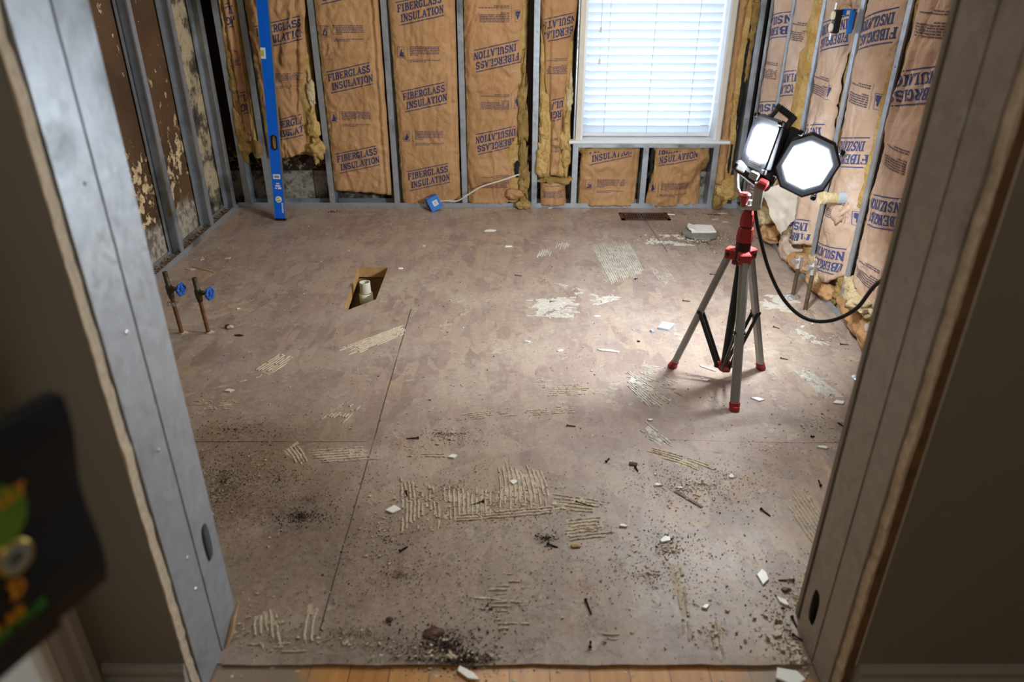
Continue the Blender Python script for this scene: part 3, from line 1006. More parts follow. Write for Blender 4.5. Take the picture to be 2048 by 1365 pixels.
GL = {
    'F': [('T', [(.16, 0), (.16, 1)]), ('t', [(.0, .97), (.62, .97)]), ('t', [(.61, .98), (.61, .76)]), ('t', [(.16, .52), (.46, .52)]), ('t', [(.46, .62), (.46, .42)]), ('t', ser(.16, .03, .34))],
    'I': [('T', [(.3, 0), (.3, 1)]), ('t', ser(.3, .97, .38)), ('t', ser(.3, .03, .38))],
    'B': [('T', [(.16, 0), (.16, 1)]), ('t', [(0, .97), (.36, .97)]), ('t', [(0, .03), (.38, .03)]), ('t', [(.16, .52), (.38, .52)]), ('T', arc(.36, .745, .18, .225, 90, -90)), ('T', arc(.37, .275, .22, .245, 90, -90))],
    'E': [('T', [(.16, 0), (.16, 1)]), ('t', [(0, .97), (.6, .97)]), ('t', [(.6, .98), (.6, .78)]), ('t', [(.16, .52), (.45, .52)]), ('t', [(.45, .61), (.45, .42)]), ('t', [(0, .03), (.62, .03)]), ('t', [(.62, .02), (.62, .24)])],
    'R': [('T', [(.16, 0), (.16, 1)]), ('t', [(0, .97), (.38, .97)]), ('t', ser(.16, .03, .32)), ('t', [(.16, .5), (.38, .5)]), ('T', arc(.38, .735, .19, .235, 90, -90)), ('T', [(.36, .5), (.6, .04)]), ('t', [(.54, .03), (.72, .03)])],
    'G': [('T', arc(.36, .5, .3, .46, 60, 300, 16)), ('T', [(.54, .06), (.54, .42)]), ('t', [(.38, .43), (.68, .43)]), ('t', [(.58, .98), (.58, .72)]), ('t', [(.50, .89), (.58, .80)])],
    'L': [('T', [(.16, 0), (.16, 1)]), ('t', ser(.16, .97, .34)), ('t', [(0, .03), (.6, .03)]), ('t', [(.6, .02), (.6, .28)])],
    'A': [('t', [(.10, 0), (.34, 1)]), ('T', [(.34, 1), (.60, 0)]), ('t', [(.18, .34), (.50, .34)]), ('t', ser(.08, .03, .22)), ('t', ser(.60, .03, .26))],
    'S': [('T', arc(.32, .73, .22, .23, 30, 260, 12) + arc(.32, .27, .24, .24, 80, -150, 12)), ('t', [(.55, .98), (.55, .74)]), ('t', [(.07, .02), (.07, .26)])],
    'N': [('t', [(.12, 0), (.12, 1)]), ('T', [(.12, 1), (.58, 0)]), ('t', [(.58, 0), (.58, 1)]), ('t', ser(.10, .03, .24)), ('t', ser(.08, .97, .2)), ('t', ser(.58, .97, .24))],
    'U': [('T', [(.14, 1), (.14, .3)] + arc(.35, .28, .21, .24, 180, 360, 10)), ('t', [(.56, .28), (.56, 1)]), ('t', ser(.14, .97, .28)), ('t', ser(.56, .97, .24))],
    'T': [('T', [(.33, 0), (.33, 1)]), ('t', [(.02, .97), (.64, .97)]), ('t', [(.03, .98), (.03, .74)]), ('t', [(.63, .98), (.63, .74)]), ('t', ser(.33, .03, .3))],
    'O': [('T', arc(.34, .5, .28, .46, 0, 360, 22))],
    '-': [('T', [(.1, .5), (.5, .5)])], '1': [('T', [(.3, 0), (.3, 1)]), ('t', [(.1, .8), (.3, .98)]), ('t', ser(.3, .03, .36))],
    'D': [('T', [(.16, 0), (.16, 1)]), ('T', [(.0, .97), (.30, .97)] + arc(.30, .5, .30, .47, 90, -90, 12) + [(.30, .03), (0, .03)])],
    'Y': [('T', [(.05, 1), (.33, .5), (.33, 0)]), ('T', [(.6, 1), (.33, .5)])],
    'P': [('T', [(.16, 0), (.16, 1)]), ('T', [(.16, .97), (.36, .97)] + arc(.36, .72, .22, .25, 90, -90) + [(.16, .47)])],
}


def text_quads(txt, adv, h, TW=0.19, tw=0.12, ser_=True):
    """list of quads [(x,y)*4] of strokes; letters advance adv, height h"""
    Q = []
    cur = -1.0
    for i_, ch in enumerate(txt):
        cur += 1.0 if i_ == 0 or txt[i_-1] != 'I' else 0.62
        i = cur - (0.14 if ch == 'I' else 0)
        if ch == ' ' or ch not in GL: continue
        for kind, pl in GL[ch]:
            if not ser_ and kind == 't' and ch not in 'AFETNULY': continue
            w = (TW if kind == 'T' else tw)*h
            for (a, b) in zip(pl[:-1], pl[1:]):
                ax_, ay_ = i*adv + a[0]*adv*1.28, a[1]*h
                bx_, by_ = i*adv + b[0]*adv*1.28, b[1]*h
                L = sqrt((bx_-ax_)**2 + (by_-ay_)**2)
                if L < 1e-7: continue
                n = max(1, int(L/0.008))
                nx, ny = -(by_-ay_)/L*w/2, (bx_-ax_)/L*w/2
                ex, ey = (bx_-ax_)/L*w*0.15, (by_-ay_)/L*w*0.15
                ax2, ay2, bx2, by2 = ax_-ex, ay_-ey, bx_+ex, by_+ey
                for k in range(n):
                    p = (ax2+(bx2-ax2)*k/n, ay2+(by2-ay2)*k/n)
                    q = (ax2+(bx2-ax2)*(k+1)/n, ay2+(by2-ay2)*(k+1)/n)
                    Q.append([(p[0]-nx, p[1]-ny), (q[0]-nx, q[1]-ny), (q[0]+nx, q[1]+ny), (p[0]+nx, p[1]+ny)])
    return Q


def bar_quads(x0, y0, x1, y1, w, step=0.012):
    Q = []
    L = sqrt((x1-x0)**2+(y1-y0)**2)
    n = max(1, int(L/step))
    nx, ny = -(y1-y0)/L*w/2, (x1-x0)/L*w/2
    for k in range(n):
        p = (x0+(x1-x0)*k/n, y0+(y1-y0)*k/n); q = (x0+(x1-x0)*(k+1)/n, y0+(y1-y0)*(k+1)/n)
        Q.append([(p[0]-nx, p[1]-ny), (q[0]-nx, q[1]-ny), (q[0]+nx, q[1]+ny), (p[0]+nx, p[1]+ny)])
    return Q


SL = 0.21       # slope of the printed lines


def print_block():
    """FIBERGLASS / INSULATION between two bars, centred on 0,0; sheared"""
    Q = []
    Q += [('k', q) for q in bar_quads(-0.128, 0.057, 0.118, 0.057, 0.0045)]
    Q += [('k', [(x+(-0.120), y+0.008) for x, y in q]) for q in text_quads('FIBERGLASS', 0.0252, 0.036)]
    Q += [('k', [(x+(-0.104), y-0.043) for x, y in q]) for q in text_quads('INSULATION', 0.0254, 0.036)]
    Q += [('k', q) for q in bar_quads(-0.114, -0.057, 0.128, -0.057, 0.0045)]
    return [(k, [(x, y + x*SL) for x, y in q]) for k, q in Q]


def fine_block(rnd):
    """small square icon with a flame, a rule and rows of illegible print"""
    Q = []
    x0 = -0.115
    for a, b_ in (((x0-.018, .03), (x0+.018, .03)), ((x0+.018, .03), (x0+.018, -.026)), ((x0+.018, -.026), (x0-.018, -.026)), ((x0-.018, -.026), (x0-.018, .03))):
        Q += [('k', q) for q in bar_quads(*a, *b_, 0.0018)]
    for hh in ((-.012, -.020, .000, .008, .006), (-.004, -.020, .004, .020, .008), (.002, -.020, .010, .004, .006)):
        Q.append(('k', [(x0+hh[0], hh[1]), (x0+hh[0]+.012, hh[1]), (x0+hh[2]+.004, hh[3]-.004), (x0+hh[2]-.002, hh[3])]))
    Q += [('f', q) for q in bar_quads(-0.078, 0.034, -0.078, -0.058, 0.0014)]
    for r in range(6):
        y = 0.028 - r*0.0085
        x = -0.066
        end = 0.098 if r < 5 else -0.02
        while x < end:
            w = rnd.uniform(0.006, 0.018)
            Q.append(('f', [(x, y), (min(x+w, end), y), (min(x+w, end), y+0.0048), (x, y+0.0048)]))
            x += w + 0.0028
    for r, end in ((0, 0.098), (1, 0.02)):
        y = -0.040 - r*0.0085
        x = -0.066
        while x < end:
            w = rnd.uniform(0.006, 0.018)
            Q.append(('f', [(x, y), (min(x+w, end), y), (min(x+w, end), y+0.0044), (x, y+0.0044)]))
            x += w + 0.0028
    return [(k, [(x_, y_) for x_, y_ in q]) for k, q in Q]


def interp(tab, z):
    if z <= tab[0][0]: return tab[0][1]
    for (a, va), (b_, vb) in zip(tab[:-1], tab[1:]):
        if z <= b_:
            f = (z-a)/(b_-a)
            f = f*f*(3-2*f)
            return va+(vb-va)*f
    return tab[-1][1]


# ------------------------------------------------------------------ insulation batts
def batt(label, P0, U, Nn, w, z1, el, er, zb, texts, fines, group, flip=False, seed=0, crumple=1.0, bulge=0.018,
         fluff='fluff', paper='kraft', ink='ink', expo=3.2, bodyl=None, bodyr=None, bodyz=None, folds=(), tz=0.0, r11=None, tufts=(), res=0.009, textu=0.0):
    """P0: bottom left corner at the stud face, U: along wall, Nn: to the room.
    el/er: paper edges u(z); zb: list (u_frac, z) of the paper's lower edge; folds: (u, z0, z1, depth, width, slant)"""
    P0, U, Nn = Vector(P0), Vector(U), Vector(Nn)
    root = thing('insulation_batt', P0+U*w/2, label, 'insulation batt', group)
    so = Vector((seed*7.13, seed*3.7, seed*1.9))

    def h(u, v):
        l, r = interp(el, v), interp(er, v)
        s_ = min(max((u-l)/max(r-l, 1e-4), 0), 1)
        e = bulge*(1-abs(2*s_-1)**expo)
        p = Vector((u*9, v*3.2, 0)) + so
        a = noise.noise(p)
        q = Vector((u*13 + 3.5*a, v*8, 1.3)) + so
        b1 = 1-abs(noise.noise(q))*2
        q2 = Vector((u*26 + 2*a, v*17, 4.7)) + so
        b2 = 1-abs(noise.noise(q2))*2
        q3 = Vector((u*48, v*34, 9.1)) + so
        big_ = noise.noise(Vector((u*4, v*2.1, 2.0)) + so)
        out = e + crumple*(0.010*a + 0.0100*max(b1, 0)**2.5 + 0.0046*max(b2, 0)**2.2 + 0.0012*noise.noise(q3) + 0.010*big_)
        for (fu, f0, f1, dep, wd, sl) in folds:
            if f0-0.08 < v < f1+0.08:
                du = u - (fu + sl*(v-f0) + 0.006*noise.noise(Vector((v*9, fu*50, 0))))
                k = min(1, max(0, (v-f0)/0.08+1)) * min(1, max(0, (f1-v)/0.08+1))
                out += dep*k*math.exp(-(du/wd)**2)
        # stapling flange near both edges
        ed = min(u-l, r-u)
        if ed < 0.022: out -= 0.010*(1-ed/0.022)
        return out - 0.012

    nu = max(6, int(w/res))
    zlow = min(z for _, z in zb)
    nv = int((z1-zlow)/(res*1.25))
    V, F = [], []
    for j in range(nv+1):
        for i in range(nu+1):
            s_ = i/nu
            zbt = interp(zb, s_) + 0.006*noise.noise(Vector((s_*14, seed, 0)))
            v = zbt + (z1-zbt)*j/nv
            l, r = interp(el, v), interp(er, v)
            l += 0.004*noise.noise(Vector((v*10, seed, 3))); r += 0.004*noise.noise(Vector((v*10, seed, 8)))
            u = l+(r-l)*s_
            V.append(P0 + U*u + Nn*h(u, v) + Vector((0, 0, v)))
    for j in range(nv):
        for i in range(nu):
            a = j*(nu+1)+i
            F.append((a, a+1, a+nu+2, a+nu+1))
    VG = [Vector(q) for q in V]

    def surf(u, v):
        l, r_ = interp(el, v), interp(er, v)
        l += 0.004*noise.noise(Vector((v*10, seed, 3))); r_ += 0.004*noise.noise(Vector((v*10, seed, 8)))
        s_ = min(max((u-l)/(r_-l), 0), 0.9999)
        zbt = interp(zb, s_) + 0.006*noise.noise(Vector((s_*14, seed, 0)))
        jf = min(max((v-zbt)/(z1-zbt)*nv, 0), nv-0.001)
        fi = s_*nu
        i0, j0 = int(fi), int(jf)
        a, c_ = fi-i0, jf-j0
        k = j0*(nu+1)+i0
        return (VG[k]*(1-a)+VG[k+1]*a)*(1-c_) + (VG[k+nu+1]*(1-a)+VG[k+nu+2]*a)*c_

    # turn the rim back so the sheet has a visible side
    nb = len(V)
    rim = [j*(nu+1) for j in range(nv, -1, -1)] + list(range(1, nu+1)) + [j*(nu+1)+nu for j in range(1, nv+1)]
    for k, idx in enumerate(rim): V.append(V[idx] - Nn*0.012)
    for k in range(len(rim)-1): F.append((rim[k], rim[k+1], nb+k+1, nb+k))
    mb = MB(); mb.add(V, F)
    mb.build('kraft_facing', M[paper], root, smooth=True)

    # fibreglass body
    bl, brr, bz = bodyl or el, bodyr or er, bodyz
    gb = MB()
    n1, n2 = 18, max(10, int((z1-zlow)/0.02))
    rings = []
    for j in range(n2+1):
        f = j/n2
        zb0 = (bz if bz is not None else zlow+0.012)
        v = zb0 + (z1-zb0)*f
        l, r = interp(bl, v)+0.004, interp(brr, v)-0.004
        ring = []
        for i in range(n1):
            # rounded rectangle: front row (thin behind the paper) and back row
            ff = i/(n1/2)
            if ff < 1:
                u = l+(r-l)*ff
                inside = interp(el, v)+0.006 < u < interp(er, v)-0.006
                d_ = -0.030 if inside else -0.006
                d_ += 0.013*noise.fractal(Vector((u*16, v*14, seed)), 1, 2, 3)
                if inside: d_ = min(h(u, v)-0.006, d_)
            else:
                u = r-(r-l)*(ff-1)
                d_ = -0.082
            ring.append(P0 + U*(u+0.006*noise.noise(Vector((v*22, i*.9, seed)))) + Nn*d_ + Vector((0, 0, v+0.008*noise.noise(Vector((u*30, seed, 1))))))
        rings.append(ring)
    gb.loft(rings)
    gb.build('fiberglass', M[fluff], root, smooth=True)
    for k, (c_, rad, mt_) in enumerate(tufts):
        tb = MB()
        ctr = P0 + U*c_[0] + Nn*(c_[2]-(0.062 if abs(Nn.x) > .5 and c_[1] < 0.3 else 0)) + Vector((0, 0, c_[1]))
        rr = (abs(U.x)*rad[0]+abs(Nn.x)*rad[2], abs(U.y)*rad[0]+abs(Nn.y)*rad[2], rad[1])
        isk = mt_.startswith('kraft')
        tb.blob(ctr, rr, 0.22 if isk else 0.45, 10 if isk else 18, 5, seed*3+k, 0.0 if isk else 0.12, 0.13 if isk else 0.0)
        tb.build('fiberglass_tuft' if mt_.startswith('fluff') or mt_ == 'mould' else 'paper_fold', M[mt_], root, smooth=True)

    # printing
    rnd = random.Random(seed+50)
    quads = []
    um = w/2
    def emit(qs, name, mat_):
        gm = MB()
        for _, q in qs:
            pts = []
            for (u, v) in q:
                l, r = interp(el, v)+0.008, interp(er, v)-0.008
                s_ = (u-l)/(r-l)
                if s_ < 0 or s_ > 1 or v > z1-0.01 or v < interp(zb, min(max(s_, 0), 1))+0.012: break
                pts.append(surf(u, v) + Nn*0.0016)
            else:
                gm.add(pts, [(0, 1, 2, 3)])
        if gm.v: gm.build(name, M[mat_], root)

    sg = -1 if flip else 1
    for zt in texts:
        emit([(k, [(um+textu+sg*x, zt+sg*y) for x, y in q]) for k, q in print_block()], 'printed_lettering', ink)
    for zt in fines:
        fb_ = [(k, [(um+textu+sg*x, zt+sg*y) for x, y in q]) for k, q in fine_block(rnd)]
        emit([e_ for e_ in fb_ if e_[0] == 'k'], 'flame_symbol', ink)
        emit([e_ for e_ in fb_ if e_[0] == 'f'], 'fine_print', 'ink_fine')
    for zt in (r11 or []):
        emit([('r', [(um-0.105-y, zt+x) for x, y in q]) for q in text_quads('R-11', 0.052, 0.036, .14, .10)], 'faint_stamp', 'ink_faint')
    return root


BU, BN = (1, 0, 0), (0, -1, 0)
GB = 'paper-faced insulation batts of the back wall'
ZT = 2.38
sf = YB
up_f = [0.977-0.0, 0.525]


def rep(z, pitch=0.454, lo=-0.2, hi=2.3):
    out = []
    while z-pitch > lo: z -= pitch
    while z < hi:
        out.append(z); z += pitch
    return out


# corner bay: narrow folded batt
batt('narrow folded insulation batt left of the blue level, yellow fluff torn below', (-1.568, sf, 0), BU, BN, 0.108, ZT,
     [(0, .03), (.6, .022), (2.4, .0)], [(0, .075), (.5, .085), (2.4, .106)], [(0, .34), (1, .40)], rep(1.06), rep(0.84), GB, True, 1, 1.1, 0.02,
     bodyl=[(0, .0), (2.4, .0)], bodyr=[(0, .104), (2.4, .106)], bodyz=0.33, folds=[(.06, .3, 2.2, -.02, .012, 0.0)],
     tufts=[((.015, .44, .0), (.03, .13, .02), 'fluff'), ((.025, .35, .006), (.035, .05, .02), 'fluff'), ((.092, .36, .004), (.026, .05, .02), 'fluff_dirty'), ((.008, .72, -.008), (.018, .20, .02), 'fluff_dirty')])
batt('creased insulation batt directly right of the blue level, ending above bare masonry', (-1.430, sf, 0), BU, BN, 0.340, ZT,
     [(0, .008), (2.4, .004)], [(0, .232), (.6, .245), (.9, .30), (1.2, .334), (2.4, .336)], [(0, .285), (.5, .30), (1, .335)], rep(0.475, 0.50), rep(0.735, 0.5), GB, False, 2, 1.5, 0.012,
     bodyr=[(0, .33), (2.4, .334)], bodyz=0.31,
     folds=[(.10, .95, 2.3, -.022, .014, -.22), (.215, .62, 2.2, -.026, .013, .13), (.165, .78, 1.1, .016, .02, .3), (.06, 1.0, 2.0, .014, .03, .2)],
     tufts=[((.298, .47, .004), (.030, .15, .02), 'fluff'), ((.295, .36, .012), (.040, .055, .026), 'fluff'), ((.305, .66, .0), (.02, .12, .014), 'fluff_pale')], textu=0.005)
batt('flat insulation batt stopping just above the floor, first full panel right of the level', (-1.056, sf, 0), BU, BN, 0.356, ZT,
     [(0, .0), (2.4, .002)], [(0, .338), (.5, .345), (2.4, .352)], [(0, .105), (.6, .092), (1, .075)], rep(0.742), rep(0.527), GB, False, 3, 0.75, 0.012,
     bodyz=0.10, folds=[(.305, .0, 2.3, -.014, .006, .004), (.326, .0, 2.3, .010, .012, .0)], r11=[0.83, 1.3, 1.9], textu=-0.02)
batt('insulation batt right behind the blue electrical box, reaching the track', (-0.664, sf, 0), BU, BN, 0.372, ZT,
     [(0, .012), (2.4, .0)], [(0, .362), (2.4, .368)], [(0, .022), (.7, .028), (1, .05)], rep(0.640), rep(0.875), GB, False, 4, 0.7, 0.014,
     bodyz=0.04, folds=[(.335, .0, 2.3, -.010, .005, -.003)], textu=-0.01)
batt('upside-down printed batt with crumpled foot and exposed dirty fluff on its right', (-0.256, sf, 0), BU, BN, 0.380, ZT,
     [(0, .0), (2.4, .002)], [(0, .24), (.22, .262), (.30, .24), (.45, .30), (.8, .318), (1.3, .325), (2.4, .34)], [(0, .03), (1, .022)],
     rep(0.405), rep(0.610), GB, True, 5, 0.9, 0.016, bodyr=[(0, .345), (.3, .352), (2.4, .376)], bodyz=0.03, textu=-0.008,
     folds=[(.12, .16, .20, .022, .10, 0), (.15, .05, .12, -.020, .12, 0), (.25, .02, .24, .02, .03, .1)],
     tufts=[((.325, .50, -.004), (.026, .32, .02), 'fluff_dirty'), ((.332, .17, .004), (.030, .17, .022), 'fluff_dirty'), ((.296, .24, .0), (.022, .05, .02), 'mould'), ((.275, .09, .014), (.05, .03, .024), 'kraft'), ((.33, .03, .02), (.04, .025, .03), 'fluff_dirty')])
batt('narrow pinched batt left of the window with yellow fluff out on both sides', (0.160, sf, 0), BU, BN, 0.200, ZT,
     [(0, .07), (.45, .064), (.8, .03), (1.1, .0), (2.4, .0)], [(0, .125), (.45, .140), (.8, .165), (1.1, .196), (2.4, .196)], [(0, .20), (1, .21)],
     rep(1.005, 0.43), rep(0.80, 0.43), GB, True, 6, 1.2, 0.02, bodyl=[(0, .0), (2.4, .0)], bodyr=[(0, .198), (2.4, .198)], bodyz=0.19,
     folds=[(.06, .4, 1.6, -.02, .010, -.02), (.035, .5, 1.2, .014, .02, 0)],
     tufts=[((.022, .30, .006), (.030, .10, .026), 'fluff'), ((.030, .47, -.002), (.024, .12, .02), 'fluff'), ((.165, .38, .002), (.028, .16, .022), 'fluff'), ((.175, .62, -.006), (.018, .13, .016), 'fluff_pale')])
batt('short loose batt lying on the track left of the window bay', (0.160, sf, 0), BU, BN, 0.200, 0.155,
     [(0, .02), (.2, .018)], [(0, .176), (.2, .165)], [(0, .018), (1, .022)], [], [0.10], GB, True, 7, 1.6, 0.022, bodyz=0.02,
     folds=[(.1, .05, .12, .015, .06, 0)], tufts=[((.10, .165, -.01), (.09, .022, .03), 'fluff_dirty')])
batt('square batt under the left half of the window', (0.400, sf, 0), BU, BN, 0.370, 0.355,
     [(0, .008), (.3, .014), (.4, .03)], [(0, .352), (.4, .36)], [(0, .012), (1, .012)], [0.345], [0.145], GB, False, 8, 1.1, 0.02, bodyz=0.012,
     folds=[(.335, .0, .4, -.010, .006, 0)], tufts=[((.03, .35, -.01), (.05, .02, .02), 'fluff_dirty')], textu=-0.005)
batt('creased batt under the right half of the window with a dark torn gap', (0.812, sf, 0), BU, BN, 0.370, 0.358,
     [(0, .008), (.15, .02), (.26, .045), (.4, .022)], [(0, .33), (.2, .318), (.36, .35)], [(0, .006), (1, .02)], [0.33], [0.125], GB, False, 9, 1.5, 0.018, bodyz=0.02, bodyl=[(0, .03), (.4, .03)],
     folds=[(.22, .05, .20, -.02, .018, .5), (.10, .06, .16, .014, .05, .4), (.27, .2, .36, .012, .03, -.3)], textu=-0.035,
     tufts=[((.02, .25, -.012), (.014, .09, .014), 'mould'), ((.33, .30, -.02), (.02, .06, .02), 'fluff_dirty')])
batt('long brown batt right of the window with mouldy yellow insulation beside it', (1.222, sf, 0), BU, BN, 0.112, ZT,
     [(0, .0), (.3, .0), (2.4, .0)], [(0, .055), (.5, .05), (2.4, .055)], [(0, .15), (1, .14)], [], [], GB, True, 10, 1.3, 0.012, bodyr=[(0, .100), (2.4, .102)], bodyz=0.02, fluff='fluff',
     tufts=[((.078, .75, .0), (.010, .30, .012), 'mould'), ((.066, .30, .002), (.008, .10, .012), 'mould'), ((.07, .10, .012), (.06, .08, .03), 'fluff'), ((.02, .05, .02), (.04, .04, .03), 'fluff_dirty'), ((.09, 1.05, 0), (.02, .22, .016), 'fluff_dirty')])

# right wall: U runs toward the camera (-y), normal -x
RU, RN = (0, -1, 0), (-1, 0, 0)
GR = 'paper-faced insulation batts of the right wall'
batt('narrow pale batt in the right wall next to the window corner', (XR, 4.165, 0), RU, RN, 0.24, ZT,
     [(0, .02), (2.4, .01)], [(0, .21), (2.4, .23)], [(0, .06), (1, .05)], rep(1.027, 0.43), rep(0.81, 0.43), GR, True, 11, 0.6, 0.031, paper='kraft_lit', ink='ink_blue', expo=1.8, fluff='fluff_pale', bodyz=.05, folds=[(.2, .1, 2.2, -.03, .02, 0)])
batt('washed-out batt behind the lamp with a wide yellow strip on its near side', (XR, 3.845, 0), RU, RN, 0.31, ZT,
     [(0, .0), (2.4, .0)], [(0, .12), (.35, .13), (.9, .17), (1.15, .2), (2.4, .22)], [(0, .30), (1, .20)], rep(0.797), rep(1.02), GR, True, 12, 0.6, 0.028, paper='kraft_lit', ink='ink_blue', expo=1.8, bodyz=.02, bodyr=[(0, .30), (2.4, .305)],
     tufts=[((.10, .10, .03), (.12, .05, .06), 'fluff_pale'), ((.20, .05, .05), (.10, .05, .06), 'kraft'), ((.24, .26, .02), (.05, .10, .05), 'fluff_pale')], textu=-.02)
batt('pale torn batt directly behind the bright lamp head', (XR, 3.462, 0), RU, RN, 0.335, ZT,
     [(0, .01), (2.4, .0)], [(0, .30), (.5, .30), (2.4, .32)], [(0, .17), (.5, .12), (1, .16)], rep(0.62, 0.43), rep(0.832, 0.43), GR, True, 13, 0.8, 0.031, paper='kraft_lit', ink='ink_blue', expo=1.8, bodyz=.08,
     folds=[(.2, .55, 1.2, .03, .05, .3), (.1, .2, .7, -.02, .02, .1), (.22, .15, .6, .02, .04, -.2)],
     tufts=[((.08, .07, .035), (.10, .07, .055), 'kraft_lit'), ((.02, .13, .03), (.05, .08, .03), 'fluff_pale'), ((.24, .05, .04), (.09, .045, .06), 'kraft')])
batt('upside-down lettered batt between the outlet-box stud and the next stud', (XR, 3.078, 0), RU, RN, 0.32, ZT,
     [(0, .0), (2.4, .0)], [(0, .30), (.6, .29), (2.4, .305)], [(0, .13), (.6, .09), (1, .16)], rep(0.641, 0.453), rep(0.856, 0.453), GR, True, 14, 0.5, 0.034, paper='kraft_lit', ink='ink_blue', expo=1.8, bodyz=.12, bodyr=[(0, .325), (2.4, .325)],
     folds=[(.25, .2, .8, -.025, .018, .1), (.14, .35, .62, .02, .05, .2)],
     tufts=[((.10, .105, .028), (.12, .06, .055), 'fluff_pale'), ((.12, .05, .045), (.12, .045, .05), 'kraft'), ((.27, .09, .03), (.05, .09, .03), 'fluff_dirty')])
batt('large bulging batt beside the right jamb, folded over at its foot', (XR, 2.712, 0), RU, RN, 0.375, ZT,
     [(0, .015), (2.4, .0)], [(0, .36), (2.4, .368)], [(0, .19), (1, .17)], rep(0.515, 0.432), rep(0.70, 0.432), GR, True, 15, 0.6, 0.037, paper='kraft_lit', ink='ink_blue', expo=1.8, bodyz=.18,
     folds=[(.12, .3, .55, .015, .05, .4), (.10, .85, 1.3, -.025, .015, .2), (.2, .9, 1.3, -.02, .015, .25), (.06, .8, 1.1, .02, .03, .3)],
     tufts=[((.20, .165, .05), (.17, .028, .075), 'fluff_pale'), ((.14, .085, .045), (.14, .07, .06), 'kraft'), ((.28, .07, .05), (.10, .06, .06), 'kraft')])
batt('insulation batt of the right wall hidden behind the jamb', (XR, 2.285, 0), RU, RN, 0.36, ZT, [(0, .0), (2.4, .0)], [(0, .355), (2.4, .36)], [(0, .10), (1, .10)], rep(0.45), rep(0.68), GR, True, 16, 1.1, 0.05, paper='kraft_lit', ink='ink_blue', expo=1.8)
batt('insulation batt of the right wall nearest the doorway', (XR, 1.875, 0), RU, RN, 0.37, ZT, [(0, .0), (2.4, .0)], [(0, .365), (2.4, .37)], [(0, .10), (1, .10)], rep(0.5), rep(0.73), GR, True, 17, 1.1, 0.05, paper='kraft_lit', ink='ink_blue', expo=1.8)

# ------------------------------------------------------------------ window
win = thing('window_1', (0.79, 4.3, WZ0), 'white window with a closed slatted blind above a projecting sill', 'window')
win['kind'] = 'structure'
b = MB()
yr0, yr1 = 4.245, 4.50
b.b2(WX0-0.012, WX0, yr0, yr1, WZ0, WZ1); b.b2(WX1, WX1+0.012, yr0, yr1, WZ0, WZ1)
b.b2(WX0-0.012, WX1+0.012, yr0, yr1, WZ1, WZ1+0.012)
b.build('window_reveal', M['window_white'], win)
b = MB()
b.b2(WX0-0.040, WX0-0.0125, yr0-0.002, yr0+0.02, WZ0+0.004, WZ1+0.03)
b.build('window_casing', M['casing_cream'], win)
b = MB(); b.b2(WX1+0.0125, WX1+0.036, yr0-0.002, yr0+0.02, WZ0+0.004, WZ1+0.03)
b.build('window_casing', M['casing_cream'], win)
b = MB()
prof = [(4.212, WZ0-0.008), (4.206, WZ0-0.002), (4.206, WZ0+0.004), (4.212, WZ0+0.010), (4.47, WZ0+0.010), (4.47, WZ0-0.008)]
b.prism([Vector((0.335, p[0], p[1])) for p in prof[:4]] + [Vector((0.335, 4.262, WZ0+0.010)), Vector((0.335, 4.262, WZ0-0.008))], (0.925, 0, 0))
b.b2(WX0, WX1, 4.262, 4.47, WZ0-0.008, WZ0+0.010)
b.build('window_sill', M['window_white'], win)
b = MB()
for (x0, x1, z0, z1) in ((WX0, WX0+.04, WZ0+.01, WZ1), (WX1-.04, WX1, WZ0+.01, WZ1), (WX0, WX1, WZ0+.01, WZ0+.06), (WX0, WX1, WZ1-.05, WZ1), (WX0, WX1, 1.16, 1.20)):
    b.b2(x0, x1, 4.42, 4.455, z0, z1)
b.build('window_sash', M['window_white'], win)
b = MB(); b.b2(WX0+.03, WX1-.03, 4.435, 4.439, WZ0+.05, WZ1-.03)
b.build('window_pane', M['glass'], win)

bl = thing('window_blind', (0.79, 4.345, WZ0+0.02), 'closed white horizontal slat blind hanging in the window', 'blind')
YBL = 4.345
for k in range(35):
    z = WZ0 + 0.052 + k*0.0432
    if z > WZ1-0.06: break
    b = MB()
    # curved slat, tilted nearly closed: top leans to the room
    n = 6
    ang = radians(60)
    ptsT, ptsB = [], []
    for i in range(n+1):
        s_ = -0.0255 + 0.051*i/n
        crown = 0.0028*(1-(s_/0.0255)**2)
        dy, dz = -s_*cos(ang) - crown*sin(ang), s_*sin(ang) - crown*cos(ang)*0
        ptsT.append((YBL+dy, z+dz)); ptsB.append((YBL+dy+0.0022, z+dz))
    poly = ptsT + ptsB[::-1]
    b.prism([Vector((WX0+0.006, p[0], p[1])) for p in poly], (WX1-WX0-0.014, 0, 0))
    b.build('slat', M['slat'], bl, smooth=False)
b = MB(); b.cbox((0.793, YBL, WZ0+0.024), (0.045, 0.018, WX1-WX0-0.014), (Vector((0, 1, 0)), Vector((0, 0, 1)), Vector((1, 0, 0))), 0.003)
b.build('bottom_rail', M['window_white'], bl)
b = MB(); b.b2(WX0+0.004, WX1-0.004, YBL-0.03, YBL+0.03, WZ1-0.06, WZ1-0.002)
b.build('head_rail', M['window_white'], bl)
for xx in (0.545, 0.795, 1.035):
    b = MB()
    b.tube([(xx, YBL-0.020, WZ0+0.03), (xx, YBL-0.020, WZ1-0.05)], 0.0014, 5)
    b.tube([(xx+0.004, YBL+0.016, WZ0+0.03), (xx+0.004, YBL+0.016, WZ1-0.05)], 0.0011, 5)
    b.build('ladder_cord', M['alu_cast'], bl)
